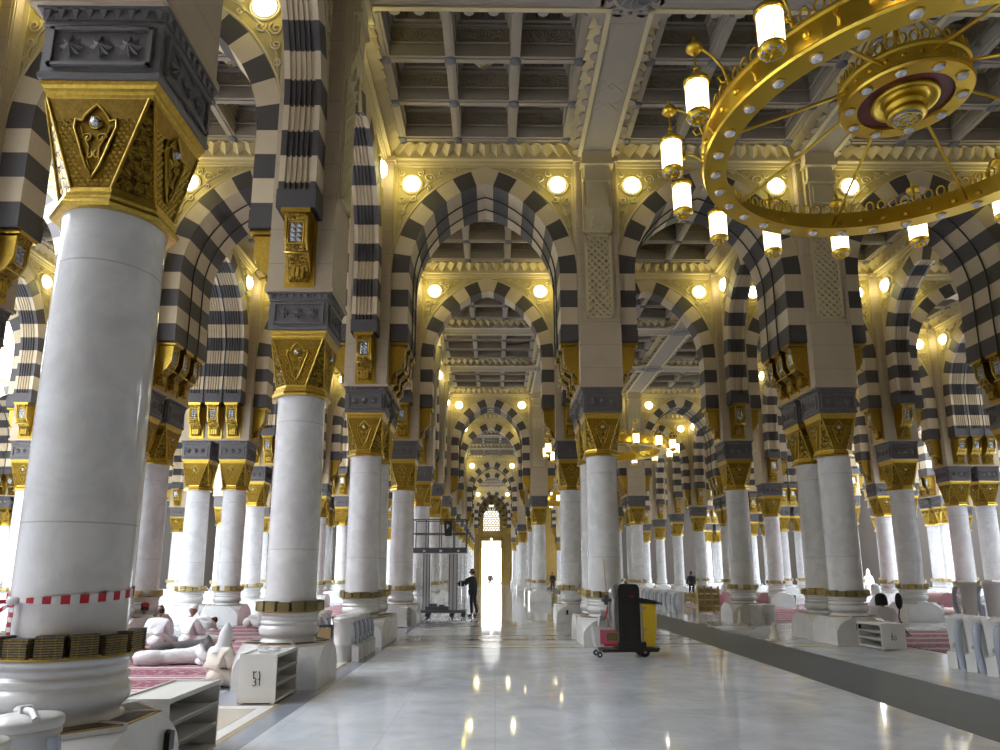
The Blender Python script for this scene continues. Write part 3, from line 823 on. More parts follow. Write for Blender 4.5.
for k in range(7): b_.box(DX - DW + .35 + k * .36, DX - DW + .42 + k * .36, YW + .1, YW + .18, DZ, DZ + 1)
b_.box(DX - DW, DX + DW, YW + .1, YW + .2, DZ - .05, DZ + .06)
struct('door_1', b_, ['gold'])
b_ = MB()
for r in range(11):
    for c in range(7):
        x = DX - 1.2 + c * .4 + (r % 2) * .2; z = 7.8 + r * .33
        b_.tube([(x + .2 * math.cos(k * PI / 3), YW + .2, z + .19 * math.sin(k * PI / 3)) for k in range(6)], .065, 4, closed=True)
struct('window_1', b_, ['gold'])
b_ = MB(); b_.box(-20, 20, 101, 140, -.3, -.01); struct('ground_outside', b_, ['band'])
b_ = MB(); b_.box(DX - DW, DX + DW, YW + .34, YW + .36, 7.6, 11.5); struct('dimming_pane', b_, ['dimglass'])  # pane added behind the lattice to dim the bright sky
b_ = MB(); b_.box(DX - DW, DX + DW, YW + .34, YW + .36, DZ + .06, DZ + 1.0); struct('dimming_pane', b_, ['dimglass'])  # another added dimming pane, above the door

# ------------------------------------------------------------------ chandeliers
def chand_meshes():
    R_ = {}
    RO, RI = 2.74, 2.42
    def ringpts(r, z, n=96): return [(r * math.cos(2 * PI * k / n), r * math.sin(2 * PI * k / n), z) for k in range(n)]
    def band(ro, ri, z0, z1, n=96):
        b = MB()
        prof = [(ri, z0), (ro, z0), (ro + .02, z0 + .03), (ro, z0 + .06), (ro - .02, z0 + .08), (ro - .02, z1 - .06), (ro + .01, z1 - .04), (ro + .01, z1), (ro - .05, z1), (ro - .05, z0 + .05), (ri, z0 + .05), (ri, z0)]
        b.lathe(prof, n, 0, cap0=False, cap1=False, smooth=False)
        return b
    b = band(RO, RI, 7.50, 7.92)
    for k in range(48):
        a = 2 * PI * k / 48
        Rm = Matrix.Rotation(a, 4, 'Z')
        if k % 3 == 0:
            b.tube([Rm @ Vector((RO - .015, 0, 7.62)), Rm @ Vector((RO + .02, .02, 7.68)), Rm @ Vector((RO + .02, -.02, 7.76)), Rm @ Vector((RO - .01, 0, 7.84))], .018, 5)
        else:
            c = Rm @ Vector((RO - .015, 0, 7.73)); b.sph(c, .05, 0, 8, 5)
        c = Rm @ Vector((RO - .08, 0, 7.72)); b.sph(c, .045, 0, 8, 5)
    for k in range(32):
        a = 2 * PI * (k + .5) / 32; b.sph((2.57 * math.cos(a), 2.57 * math.sin(a), 7.495), .03, 0, 6, 4, (1, 1, .6))
    R_['outer_ring'] = b.mesh('outer_ring', ['brass'])
    def crest(r, z, n, w_, h):
        b = MB()
        for k in range(n):
            Rm = Matrix.Rotation(2 * PI * k / n, 4, 'Z')
            b.tube([Rm @ Vector((r, w_ * math.sin(t), z + h * (.5 - .5 * math.cos(t) if 0 else .45 + .55 * math.cos(t)))) for t in [i * 2 * PI / 10 for i in range(10)]], .016, 5, closed=True)
        return b
    R_['outer_crest'] = crest(RO - .02, 7.93, 96, .06, .16).mesh('crest', ['brass'])
    R_['inner_crest'] = crest(.80, 8.47, 36, .05, .15).mesh('crest', ['brass'])
    b = band(.82, .60, 8.12, 8.45, 64)
    for k in range(24):
        a = 2 * PI * k / 24; b.sph((.80 * math.cos(a), .80 * math.sin(a), 8.30), .035, 0, 6, 4)
    R_['inner_ring'] = b.mesh('inner_ring', ['brass'])
    b = MB(); b.lathe([(.60, 8.16), (.42, 8.16), (.42, 8.19), (.60, 8.19), (.60, 8.16)], 48, 0, cap0=False, cap1=False, smooth=False)
    R_['red_panel'] = b.mesh('red_panel', ['redglass'])
    b = MB(); b.lathe([(.42, 8.2), (.44, 8.14), (.42, 8.10), (.36, 8.12), (.33, 8.16), (.26, 8.16), (.25, 8.08), (.27, 8.06), (.27, 8.02), (.23, 8.01), (.23, 7.96), (.25, 7.94), (.25, 7.90), (.21, 7.88), (.0, 7.90)], 40, 0, cap0=False, cap1=False)
    R_['centre_bowl'] = b.mesh('centre_bowl', ['brass'])
    b = MB(); b.lathe([(.19, 7.885), (.17, 7.86), (.0, 7.85)], 24, 1)
    for r in (.18, .11, .05): b.tube([(r * math.cos(t * PI / 12), r * math.sin(t * PI / 12), 7.85) for t in range(24)], .012, 5, closed=True)
    for k in range(12):
        a = k * PI / 6; b.tube([(.04 * math.cos(a), .04 * math.sin(a), 7.845), (.19 * math.cos(a), .19 * math.sin(a), 7.86)], .009, 5)
    R_['bottom_grille'] = b.mesh('bottom_grille', ['brass', 'blue'])
    b = MB(); b.sph((0, 0, 0), .075, 0, 14, 8, (1, 1, .55)); b.lathe([(.088, .0), (.088, .02), (.07, .02)], 16, 1)
    R_['bead'] = b.mesh('glass_bead', ['bead', 'brass'])
    b = MB(); b.tube([(.81, 0, 8.30), (1.6, 0, 8.0), (2.68, 0, 7.62)], .022, 6)
    R_['spoke'] = b.mesh('spoke', ['brass'])
    b = MB(); b.tube([(0, 0, 8.2), (0, 0, 13.7)], .035, 8); b.lathe([(.16, 13.5), (.12, 13.3), (.05, 13.2)], 20); b.lathe([(.05, 8.5), (.14, 8.6), (.10, 8.8), (.05, 8.95)], 16)
    for k in range(8):
        a = k * PI / 4; b.tube([(.03 * math.cos(a), .03 * math.sin(a), 9.8), (.80 * math.cos(a), .80 * math.sin(a), 8.46)], .014, 5)
    R_['suspension_rod'] = b.mesh('suspension_rod', ['brass'])
    b = MB(); b.tube([(2.72, 0, 7.90), (2.80, 0, 8.16), (2.94, 0, 8.32), (3.08, 0, 8.40), (3.20, 0, 8.40)], .02, 6)
    b.tube([(2.76, 0, 7.98), (2.84, 0, 7.95), (2.88, 0, 8.02), (2.83, 0, 8.06)], .014, 5)
    R_['arm'] = b.mesh('lantern_arm', ['brass'])
    b = MB()     # lantern metal, local origin at the lantern's centre
    b.lathe([(.02, .92), (.03, .86), (.015, .80)], 10, 0); b.lathe([(.05, .80), (.10, .78), (.11, .74), (.08, .70), (.04, .69)], 16, 0)
    b.tube([(0, 0, .70), (0, 0, .40)], .014, 6); b.sph((0, 0, .45), .035, 0, 8, 6); b.lathe([(.03, .36), (.045, .40), (.02, .43)], 10)
    b.lathe([(.04, .36), (.09, .33), (.145, .29), (.165, .27), (.165, .22), (.15, .205)], 24)
    b.lathe([(.145, -.20), (.155, -.215), (.155, -.25), (.13, -.29), (.11, -.30)], 24)
    for k in range(8):
        a = k * PI / 4; b.tube([(.151 * math.cos(a), .151 * math.sin(a), .21), (.145 * math.cos(a), .145 * math.sin(a), -.20)], .006, 4)
        b.sph((.08 * math.cos(a), .08 * math.sin(a), -.30), .028, 0, 6, 4)
    b.sph((0, 0, -.31), .035, 0, 8, 5)
    R_['lantern'] = b.mesh('lantern', ['brass'])
    b = MB(); b.lathe([(.145, .21), (.146, .0), (.14, -.205)], 28)
    R_['shade'] = b.mesh('lamp_shade', ['lampglass'])
    b = MB()
    for k in range(8):
        a = (k + .5) * PI / 4; b.sph((.11 * math.cos(a), .11 * math.sin(a), -.285), .026, 0, 6, 4)
    R_['jewels'] = b.mesh('blue_jewels', ['blue'])
    return R_
CM = chand_meshes()
def chandelier(x, y, label, full):
    t = thing('chandelier', label, 'chandelier', (x, y, 0), 0, 'ring chandeliers under the coffered ceiling')
    for nm, key in (('outer_ring', 'outer_ring'), ('crest', 'outer_crest'), ('inner_ring', 'inner_ring'), ('crest', 'inner_crest'), ('red_panel', 'red_panel'), ('centre_bowl', 'centre_bowl'), ('suspension_rod', 'suspension_rod')):
        link(nm, CM[key], t)
    link('bottom_grille', CM['bottom_grille'], t)
    if full:
        for k in range(32):
            a = math.radians(-153.2 + 11.25 * k); link('glass_bead', CM['bead'], t, (2.57 * math.cos(a), 2.57 * math.sin(a), 7.485))
        for k in range(10):
            a = math.radians(20 + 36 * k); link('glass_bead', CM['bead'], t, (.71 * math.cos(a), .71 * math.sin(a), 8.105))
    for k in range(8): link('spoke', CM['spoke'], t, rz=math.radians(-4 + 45 * k))
    for k in range(16):
        a = math.radians(102 + 22.5 * k)
        link('lantern_arm', CM['arm'], t, rz=a)
        l = link('lantern', CM['lantern'], t, (3.20 * math.cos(a), 3.20 * math.sin(a), 7.64), a)
        link('lamp_shade', CM['shade'], l)
        if full: link('blue_jewels', CM['jewels'], l)
chandelier(XL + 9, YA - 9, 'large gold ring chandelier with white glass lanterns hanging nearest, close overhead', True)
chandelier(XL + 9, YA + G + 15, 'smaller looking gold ring chandelier hanging beyond the first row of arches', False)
chandelier(XL + 9, YA + P_ + G + 15, 'gold ring chandelier farthest away, deep in the hall', False)

# ------------------------------------------------------------------ books on the column shelves
def book_mesh(m):
    b = MB(); w_, d, h = .18, .115, .0165
    b.box(-w_ / 2, w_ / 2, -d / 2 - .004, d / 2, 0, .003, 1); b.box(-w_ / 2, w_ / 2, -d / 2 - .004, d / 2, h - .003, h, 1)  # black cover edges paint the shade in gaps between stacked books
    b.box(-w_ / 2 + .004, w_ / 2 - .004, -d / 2, d / 2 - .005, .003, h - .003, 0)
    for x in (-.05, .035): b.box(x, x + .01, -d / 2 - .0025, -d / 2, .003, h - .003, 2)
    return b.mesh('book', [m, 'bookgap', 'gold'])
BOOKS = [book_mesh('bookgold'), book_mesh('bookedge'), book_mesh('bookedge'), book_mesh('booklit')]
STK = 7
ring_of = lambda n: [2 * PI * k / n for k in range(n)]
indiv = [((-3.28, 5.48), 10, 9), ((-3.28, 11.48), 8, 9), ((-3.28, 17.48), 6, 8), ((2.72, 17.48), 3, 8), ((8.72, 17.48), 4, 8)]
done = {}
nb = 0
for (x, y), ns, nh in indiv:
    key = min(columns, key=lambda k: abs(k[0] - x) + abs(k[1] - y)); c = columns[key]; bx, by = c.location.x, c.location.y
    face = math.atan2(-by, -bx)
    done[key] = (face, ns)
    for k in range(ns):
        a = face + (k - (ns - 1) / 2) * .42
        h = nh - (1 if (k * 7 + nh) % 3 == 0 else 0)
        for q in range(h):
            r = .466 + random.uniform(-.004, .004)
            o = link('book', BOOKS[(0 if random.random() < .72 else 2) if y < 6 else 3], None, (bx + r * math.cos(a), by + r * math.sin(a), 1.1225 + q * .0172), a + PI / 2 + random.uniform(-.03, .03))  # nearest column's books use darker covers, their shade painted in
            lvl = 'at the bottom' if q == 0 else 'on the top' if q == h - 1 else f'{FST[min(q + 1, 9)]} from bottom'
            which = {(-3.28, 5.48): 'nearest left column', (-3.28, 11.48): 'second left column', (-3.28, 17.48): 'third left column', (2.72, 17.48): 'column behind the cleaning cart', (8.72, 17.48): 'paired column on the right'}[(x, y)]
            tag(o, f'gold-edged book {lvl} of {FST[k + 1]} stack round {which}', 'book', 'books stacked on the column shelves', 'thing'); nb += 1
b = MB()
for (cx0, cy0), c in columns.items():
    if cy0 > 52: continue
    bx, by = c.location.x, c.location.y
    for k in range(15):
        a = 2 * PI * k / 15
        if (cx0, cy0) in done:
            f, ns = done[(cx0, cy0)]
            if abs((a - f + PI) % (2 * PI) - PI) < (ns / 2 + .45) * .42: continue
        if (k * 5 + int(cx0 * 3 + cy0)) % 4 == 0: continue
        h = random.choice((8, 9, 9, 10))
        for q in range(h):
            Mx = Matrix.Translation((bx + .466 * math.cos(a), by + .466 * math.sin(a), 1.1225 + q * .0172)) @ Matrix.Rotation(a + PI / 2, 4, 'Z')
            m = 0 if random.random() < .75 else 1
            b.box(-.0875, .0875, -.0575, .0575, 0, .0155, m, Mx)
o = quick('stacked_books', b, ['booklit', 'bookgold']); tag(o, 'small gold and dark books stacked on the shelves of the other columns', 'books', None, 'stuff')

# ------------------------------------------------------------------ shoe shelves
def strokes(b, lines, ox, oz, s, y, r=.008, m=0):
    for ln in lines: b.tube([(ox + px * s, y, oz + pz * s) for px, pz in ln], r, 5, m)
DIG = {'3': [[(0, 1), (.3, 1), (.45, .85), (.3, .55), (.1, .52), (.3, .5), (.48, .25), (.3, 0), (0, 0)]], '1': [[(.05, .8), (.25, 1), (.25, 0)]],
       '8': [[(.22, .52), (.03, .75), (.22, 1), (.42, .75), (.22, .52), (0, .25), (.22, 0), (.45, .25), (.22, .52)]], '0': [[(.22, 0), (0, .3), (0, .7), (.22, 1), (.45, .7), (.45, .3), (.22, 0)]],
       'a3': [[(.1, 0), (.02, .6), (0, 1), (.12, .78), (.22, 1), (.33, .78), (.45, 1)]], 'a1': [[(.12, 1), (.22, .5), (.24, 0)]], 'a8': [[(0, 0), (.2, 1), (.42, 0)]], 'a0': [[(.2, .5), (.24, .42)]]}
def shelf_unit(label, x, y, w_, d, h, side, nshelf, nums=None, rz=0, top=None):
    # side: +1 open towards +X, -1 towards -X
    t = thing('shoe_shelf', label, 'shelf', (x, y, 0), rz, 'white shoe shelves by the columns')
    b = MB(); th = .025
    X0, X1 = -w_ / 2, w_ / 2; Y0, Y1 = -d / 2, d / 2
    b.box(X0, X1, Y0, Y0 + th, 0.02, h); b.box(X0, X1, Y1 - th, Y1, .02, h)
    b.box(X0, X1, Y0 + th, Y1 - th, h - th - .01, h - .01); b.box(X0, X1, Y0 + th, Y1 - th, .02, .05)
    xb = X0 if side > 0 else X1 - th
    b.box(xb, xb + th, Y0 + th, Y1 - th, .05, h - th)
    for s in (Y0 - .004, Y1 - .016): b.box(X0 - .004, X1 + .004, s, s + .02, h - .02, h + .008)
    b.box(X0 - .004, X0 + .015, Y0, Y1, h - .01, h + .008); b.box(X1 - .015, X1 + .004, Y0, Y1, h - .01, h + .008)
    for sx in (X0 + .02, X1 - .06):
        for sy in (Y0 + .01, Y1 - .05): b.box(sx, sx + .04, sy, sy + .04, 0, .02)
    quick('carcass', b, ['white'], t)
    for k in range(1, nshelf):
        z = .05 + (h - .08) * k / nshelf
        b = MB(); b.box(X0 + (th if side > 0 else 0), X1 - (0 if side > 0 else th), Y0 + th, Y1 - th, z - .008, z + .008)
        e = X1 - .02 if side > 0 else X0
        b.box(e, e + .02, Y0 + th, Y1 - th, z - .015, z + .025)
        quick('shelf_board', b, ['white'], t)
    if nums:
        b = MB()
        for row, oz in ((nums[0], h * .52), (nums[1], h * .38)):
            ox = -.055
            for ch in row:
                strokes(b, DIG[ch], ox, oz, .095, Y0 - .004, .0055); ox += .066
        tag(quick('number_marking', b, ['black'], t), 'black painted number')
    return t
shelf_unit('white shoe shelf marked 31 in front of the second left column', -3.16, 10.20, .50, .98, .63, 1, 3, (('a3', 'a1'), ('3', '1')))
shelf_unit('white shoe shelf beside the nearest left column base', -2.99, 6.80, .46, 1.12, .65, 1, 3)
shelf_unit('white shoe shelf marked 80 before the paired right columns', 8.83, 16.28, .54, 1.02, .56, -1, 3, (('a8', 'a0'), ('8', '0')))
shelf_unit('low two-tier white shoe shelf behind the seated dark-haired person', 15.34, 25.2, .5, 1.05, .52, 1, 2, rz=-PI / 2)
shelf_unit('white shoe shelf beyond the seated worshippers in white', -10.1, 25.6, .5, 1.15, .62, 1, 3, rz=-PI / 2)
shelf_unit('white shoe shelf beside a far right column on the carpet edge', 14.93, 36.4, .5, 1.0, .56, 1, 3, rz=-PI / 2)
shelf_unit('slim white shoe shelf beside the fourth column left of aisle', -2.98, 23.35, .34, .95, .60, 1, 3)
b = MB()
for k in range(9):
    a = k * .7; b.sph((-3.16 + .12 * math.cos(a) * (k / 9 + .3), 10.25 + .25 * math.sin(a), .652), .05, 0, 8, 5, (1.4, 1, .3))
tag(quick('plastic_bag', b, ['whitep']), 'crumpled clear white plastic sheet on top of shelf 31', 'plastic bag', None, 'thing')

# ------------------------------------------------------------------ water coolers
def jug_meshes():
    R_ = {}
    b = MB(); b.lathe([(.165, 0), (.17, .02), (.17, .30), (.178, .31), (.178, .33), (.172, .34), (.185, .74), (.195, .745), (.195, .77), (.185, .78)], 32)
    R_['body'] = b.mesh('cooler_body', ['whitep'])
    b = MB(); b.lathe([(.19, .78), (.20, .79), (.20, .825), (.19, .84), (.05, .86), (0, .862)], 32); R_['lid'] = b.mesh('lid', ['whitep'])
    b = MB(); b.tube([(-.16, 0, .855), (-.08, 0, .872), (.06, 0, .880), (.14, 0, .882), (.22, 0, .85)], .02, 6); b.box(-.02, .02, -.03, .03, .86, .90); R_['handle'] = b.mesh('handle', ['whitep'])
    b = MB(); b.tube([(.20, 0, .36), (.20, 0, .43)], .018, 6); b.tube([(.19, 0, .42), (.25, 0, .42), (.26, 0, .38)], .013, 6); b.box(.19, .30, -.07, .07, .30, .315)
    b.box(.20, .33, -.085, .085, 0, .29); R_['tap'] = b.mesh('tap_stand', ['whitep'])
    b = MB(); b.tube([(.245, .10, .30), (.255, .10, .50), (.235, .10, .66), (.20, .10, .74)], .036, 10); R_['tube'] = b.mesh('cup_tube', ['tube'])
    b = MB(); b.lathe([(.15, 0), (.20, .85), (.21, .86), (.21, .91), (.20, .92), (.05, .935), (0, .937)], 32); R_['tbody'] = b.mesh('cooler_body', ['whitep'])
    b = MB(); b.tube([(.24, .13, 0), (.29, .13, .22), (.31, .13, .42), (.30, .13, .60), (.26, .13, .74), (.21, .13, .80)], .058, 12); R_['ttube'] = b.mesh('cup_tube', ['tube'])
    return R_
JM = jug_meshes()
def jug(label, x, y, face, tall=False, group='white water coolers', s=1, z=0):
    t = thing('water_cooler', label, 'water cooler', (x, y, z), face, group); t.scale = (s, s, s)
    if tall:
        link('cooler_body', JM['tbody'], t); link('cup_tube', JM['ttube'], t); link('tap_stand', JM['tap'], t); h = link('handle', JM['handle'], t, (0, 0, .05))
    else:
        for n, k in (('cooler_body', 'body'), ('lid', 'lid'), ('handle', 'handle'), ('tap_stand', 'tap'), ('cup_tube', 'tube')): link(n, JM[k], t)
    return t
ends = ['nearest in', 'second in', 'third in', 'fourth in', 'fifth in', 'last in']
for k in range(5): jug(f'white water cooler, {ends[k]} the aisle-side row left of the aisle', -3.0, 14.25 + k * .45, 0, group='water coolers left of the aisle')
for k in range(5): jug(f'white water cooler, {ends[k]} the second row left of the aisle', -3.9, 14.45 + k * .45, 0, group='water coolers left of the aisle')
jug('large white water cooler beside the nearest column base', -2.78, 4.38, -.75, s=1.04)
jug('white water cooler cut off at the bottom left corner', -2.70, 3.80, -.6, s=1.02)
for k in range(4): jug(f'tapered white water cooler, {["farthest", "third", "second", "nearest"][k]} of the row at the right edge', 8.50, 13.0 - k * .5, PI + .5, True, 'tapered water coolers at the right edge')
for k in range(3):
    x, y = 14.15 + k * .62, 21.0 - k * .15
    st = MB(); st.box(-.26, .26, -.26, .26, .30, .36)
    for a in (-.22, .18):
        for c in (-.22, .18): st.box(a, a + .04, c, c + .04, 0, .30)
    tag(quick('cooler_stand', st, ['white'], None, (x, y, 0)), f'low white stand under the raised cooler, {["left", "middle", "right"][k]} one', 'stand', 'stands under the raised coolers', 'thing')
    jug(f'raised water cooler behind the tapered row, {["left", "middle", "right"][k]} one', x, y, PI * .75, True, 'raised water coolers on stands', s=1.15, z=.36)
for k in range(9): jug(f'small looking white water cooler, {FST[k + 1]} of the far row right of the aisle', 8.0, 30.6 + k * .82, PI, k % 2 == 0, 'far water coolers right of the aisle')
for k in range(2):
    b = MB(); b.lathe([(.17, 0), (.185, .60), (.20, .61), (.20, .64), (.18, .65), (.18, .05)], 28, cap1=False)
    tag(quick('waste_bin', b, ['whitep'], None, (8.74 + k * .46, 23.75, 0)), f'plain white round bin in front of a column, {["left", "right"][k]} one', 'bin', 'white bins before the column', 'thing')

# cones, sign, bookshelves, carpet rolls, fan
def cone(label, x, y):
    t = thing('floor_cone', label, 'cone', (x, y, 0))
    b = MB(); b.loft([[(-.17, -.17, 0), (.17, -.17, 0), (.17, .17, 0), (-.17, .17, 0)], [(-.16, -.16, .03), (.16, -.16, .03), (.16, .16, .03), (-.16, .16, .03)]]); quick('base', b, ['cream'], t)
    b = MB(); b.lathe([(.13, .03), (.09, .14), (.055, .32), (.03, .46), (.0, .47)], 24); quick('cone_body', b, ['cream'], t)
cone('tan cone standing alone beside the grey floor strip', 7.12, 18.2)
cone('tan cone leaning by the white bins', 8.2, 23.75)
t = thing('notice_board', 'wooden board in dark metal frame before the coolers', 'board', (-3.25, 13.55, 0), .35)
b = MB(); b.box(-.09, .16, -.012, .012, .04, .68); quick('board', b, ['wood'], t)
b = MB(); b.box(-.13, -.09, -.02, .02, 0, .74); b.box(.16, .19, -.02, .02, 0, .74); b.box(-.35, .19, -.03, .03, .70, .75); b.box(-.15, .22, -.12, .12, 0, .03); quick('frame', b, ['steel'], t)
def bookcase(label, x, y, nc, nr, rz):
    t = thing('gold_bookcase', label, 'bookcase', (x, y, 0), rz)
    b = MB(); W_ = nc * .30; H = nr * .25 + .12
    for k in range(nc + 1): b.box(-W_ / 2 + k * .30 - .015, -W_ / 2 + k * .30 + .015, -.12, .12, 0, H)
    for k in range(nr + 1): b.box(-W_ / 2, W_ / 2, -.12, .12, .08 + k * .25 - .012, .08 + k * .25 + .012)
    quick('frame', b, ['gold'], t)
    for c in range(nc):
        for r in range(nr):
            b = MB()
            for q in range(7): b.box(-W_ / 2 + c * .30 + .03, -W_ / 2 + c * .30 + .27, -.10, .09, .095 + r * .25 + q * .027, .095 + r * .25 + q * .027 + .022, q % 2)
            quick('book_stack', b, ['bookedge', 'bookgold'], t)
bookcase('gold bookcase full of stacked books beside the far carpet', 9.10, 30.2, 3, 4, 0)
bookcase('small gold bookcase farther away behind the coolers', 10.9, 40.0, 3, 2, 0)
for (x, y, r, lab) in ((19.7, 30.6, .40, 'large rolled carpet end-on near the right courtyard columns'), (13.9, 36.4, .33, 'rolled carpet end-on beside a two-tier shelf'), (13.1, 39.9, .30, 'rolled carpet end-on behind the gold bookcase'), (11.6, 36.6, .30, 'rolled carpet end-on to the left of the gold bookcase')):
    b = MB()
    Mx = lambda p: (p[0], p[2], p[1])
    b.loft([[(r * math.cos(2 * PI * k / 28) * (1 + .03 * math.sin(5 * k)), yy, r + .01 + r * .98 * math.sin(2 * PI * k / 28)) for k in range(28)] for yy in (0, .03, 1.15, 1.2)], 0, True, True, True)
    b.tube([((.02 + (r - .04) * k / 60) * math.cos(k * .6), -.004, r + (.02 + (r - .04) * k / 60) * math.sin(k * .6)) for k in range(60)], .006, 4, 1)
    tag(quick('rolled_carpet', b, ['canvas', 'pink'], None, (x, y, 0)), lab, 'carpet roll', 'rolled prayer carpets', 'thing')
t = thing('standing_fan', 'black oval standing fan on bent legs beside shelf 80', 'fan', (10.85, 18.95, 0), .2)
b = MB(); b.sph((0, 0, .93), .115, 0, 16, 10, (1, .35, 1.9)); quick('fan_head', b, ['black'], t)
b = MB(); b.tube([(0, 0, .75), (-.05, 0, .5), (.08, 0, .2), (.25, 0, .02)], .018, 6); b.tube([(-.05, 0, .5), (-.12, .1, .25), (-.15, .2, .02)], .015, 6); b.tube([(.08, 0, .2), (.0, -.2, .02)], .015, 6); quick('fan_leg', b, ['black'], t)
for (x, y, z, lab) in ((8.60, 16.79, .42, 'small black speaker fixed on the paired right column base'), (-2.60, 5.9, .40, 'small black speaker on the nearest column base'), (-2.90, 24.095, .36, 'small black speaker on a base by the lift'), (2.45, 24.095, .38, 'small black speaker on the column base behind the cart')):
    b = MB(); b.box(-.035, .035, -.04, .05, -.07, .07); b.lathe([(.028, .07), (.022, .082)], 12)
    tag(quick('speaker', b, ['black'], None, (x, y, z)), lab, 'speaker', None, 'thing')

# carpets
def carpet(label, x0, x1, y0, y1):
    b = MB(); n = 8; b.box(0, x1 - x0, 0, y1 - y0, 0, .014)
    o = quick('prayer_carpet', b, ['carpet'], None, (x0, y0, .004)); tag(o, label, 'carpet', None, 'thing')
carpet('long red patterned prayer carpet under the worshippers at left', -8.5, -4.15, 7.0, 27.5)
carpet('red prayer carpet at the foot of the far left shelf', -8.4, -4.4, 28.0, 40)
carpet('red prayer carpet right of the paired columns', 9.55, 14.0, 14.6, 20.8)
carpet('red prayer carpet behind the paired right columns', 9.6, 14.2, 24.5, 37.4)
carpet('red prayer carpet at the far right beyond the shelf', 15.6, 20.2, 26.0, 38.0)

# red and white barrier tape round the nearest column
t = thing('barrier_tape', 'red and white barrier tape tied round the nearest column', 'tape', (columns[min(columns, key=lambda k: abs(k[0] + 3.28) + abs(k[1] - 5.48))].location.x, columns[min(columns, key=lambda k: abs(k[0] + 3.28) + abs(k[1] - 5.48))].location.y, 0))
def tape(pts, wid, n_alt, name):
    b = MB()
    for k in range(len(pts) - 1):
        p, q = Vector(pts[k]), Vector(pts[k + 1]); m = (k // n_alt) % 2
        w0 = wid[k] if isinstance(wid, list) else wid; w1 = wid[k + 1] if isinstance(wid, list) else wid
        up_ = Vector((0, 0, 1)) if abs((q - p).normalized().z) < .8 else (q - p).cross(Vector((-p.x, -p.y, 0))).normalized()
        o_ = Vector((p.x, p.y, 0)).normalized() * .004
        b.add([p - up_ * w0, q - up_ * w1, q + up_ * w1, p + up_ * w0, p - up_ * w0 + o_, q - up_ * w1 + o_, q + up_ * w1 + o_, p + up_ * w0 + o_], [(0, 3, 2, 1), (4, 5, 6, 7), (0, 1, 5, 4), (3, 7, 6, 2)], m)
    quick(name, b, ['red', 'whitep'], t)
a0 = -2.05
pts = [(.418 * math.cos(a0 + k * .0698), .418 * math.sin(a0 + k * .0698), 1.52 + .035 * math.sin((a0 + k * .0698) * 1) + .03) for k in range(91)]
wid = [.012 + .020 * min(1, abs(math.sin((k / 90) * PI)) * 2.2) for k in range(91)]
tape(pts, wid, 2, 'tape_loop')
kx, ky = .424 * math.cos(a0), .424 * math.sin(a0)
tape([(kx + .004 * math.sin(k), ky - .012, 1.50 - k * .034) for k in range(10)], .022, 1, 'tape_tail')
tape([(kx - k * .03, ky - .012 + .002 * k, 1.50 - k * .02) for k in range(6)], .016, 1, 'tape_tail')
b = MB(); b.sph((kx, ky - .01, 1.51), .035, 0, 8, 6, (1.5, .6, 1)); quick('knot', b, ['whitep'], t)
tape([(kx - .02 - k * .18, ky - .01 - k * .02, 1.51 - .03 * math.sin(k * .5)) for k in range(9)], .014, 1, 'tape_tail')

# ------------------------------------------------------------------ cleaning cart
t = thing('cleaning_cart', 'black cleaning cart with yellow bag beside a marble column', 'cart', (2.87, 14.95, 0), .06)
def P_box(name, x0, x1, y0, y1, z0, z1, m, bev=0):
    b = MB(); b.box(x0, x1, y0, y1, z0, z1); return quick(name, b, [m], t)
b = MB(); b.loft([[(-.36, -.26, .13), (.22, -.26, .13), (.22, .26, .13), (-.36, .26, .13)], [(-.36, -.26, .30), (.22, -.26, .30), (.22, .26, .30), (-.36, .26, .30)]])
b.box(-.68, .48, -.25, .25, .10, .16); b.box(.15, .50, -.28, .28, .14, .18); quick('base', b, ['black'], t)
b = MB(); n = 10
prof = [(-.33, .16), (.12, .16), (.12, 1.30)] + [(.12 - .08 + .08 * math.cos(k * PI / 12), 1.34 + .12 * math.sin(k * PI / 12)) for k in range(7)] + [(-.24 + .0, 1.47), (-.30, 1.44), (-.33, 1.36)]
for yy in (-.24, .24): pass
b.add([(x, -.24, z) for x, z in prof] + [(x, .24, z) for x, z in prof], [tuple(range(len(prof))), tuple(range(2 * len(prof) - 1, len(prof) - 1, -1))] + [(k, k + len(prof), (k + 1) % len(prof) + len(prof), (k + 1) % len(prof)) for k in range(len(prof))])
b.box(-.28, .08, -.25, -.24, .25, 1.15); b.box(-.12, -.09, -.256, -.25, .4, 1.1)
quick('cabinet', b, ['black'], t)
b = MB(); b.box(-.10, .0, -.262, -.25, 1.20, 1.225); quick('badge', b, ['red'], t)
b = MB(); b.loft([[(.20, -.17, .20), (.43, -.17, .20), (.43, .17, .20), (.20, .17, .20)], [(.175, -.22, .6), (.46, -.22, .6), (.46, .22, .6), (.175, .22, .6)], [(.165, -.24, 1.06), (.47, -.24, 1.06), (.47, .24, 1.06), (.165, .24, 1.06)]]); tag(quick('refuse_bag', b, ['yellow'], t), 'yellow refuse bag')
b = MB(); b.loft([[(.10, -.26, 1.08), (.50, -.26, 1.05), (.50, .26, 1.05), (.10, .26, 1.08)], [(.10, -.26, 1.19), (.48, -.26, 1.12), (.48, .26, 1.12), (.10, .26, 1.19)]]); b.tube([(.46, -.26, 1.09), (.58, -.22, 1.06), (.58, .22, 1.06), (.46, .26, 1.09)], .025, 8); quick('bag_lid', b, ['black'], t)
for yy in (-.24, .24):
    b = MB(); b.tube([(.14, yy, .2), (.14, yy, 1.12)], .018, 6); b.tube([(.14, yy, .98), (.26, yy, .98)], .014, 5); b.tube([(.14, yy, .55), (.26, yy, .55)], .014, 5); quick('bag_frame', b, ['alu'], t)
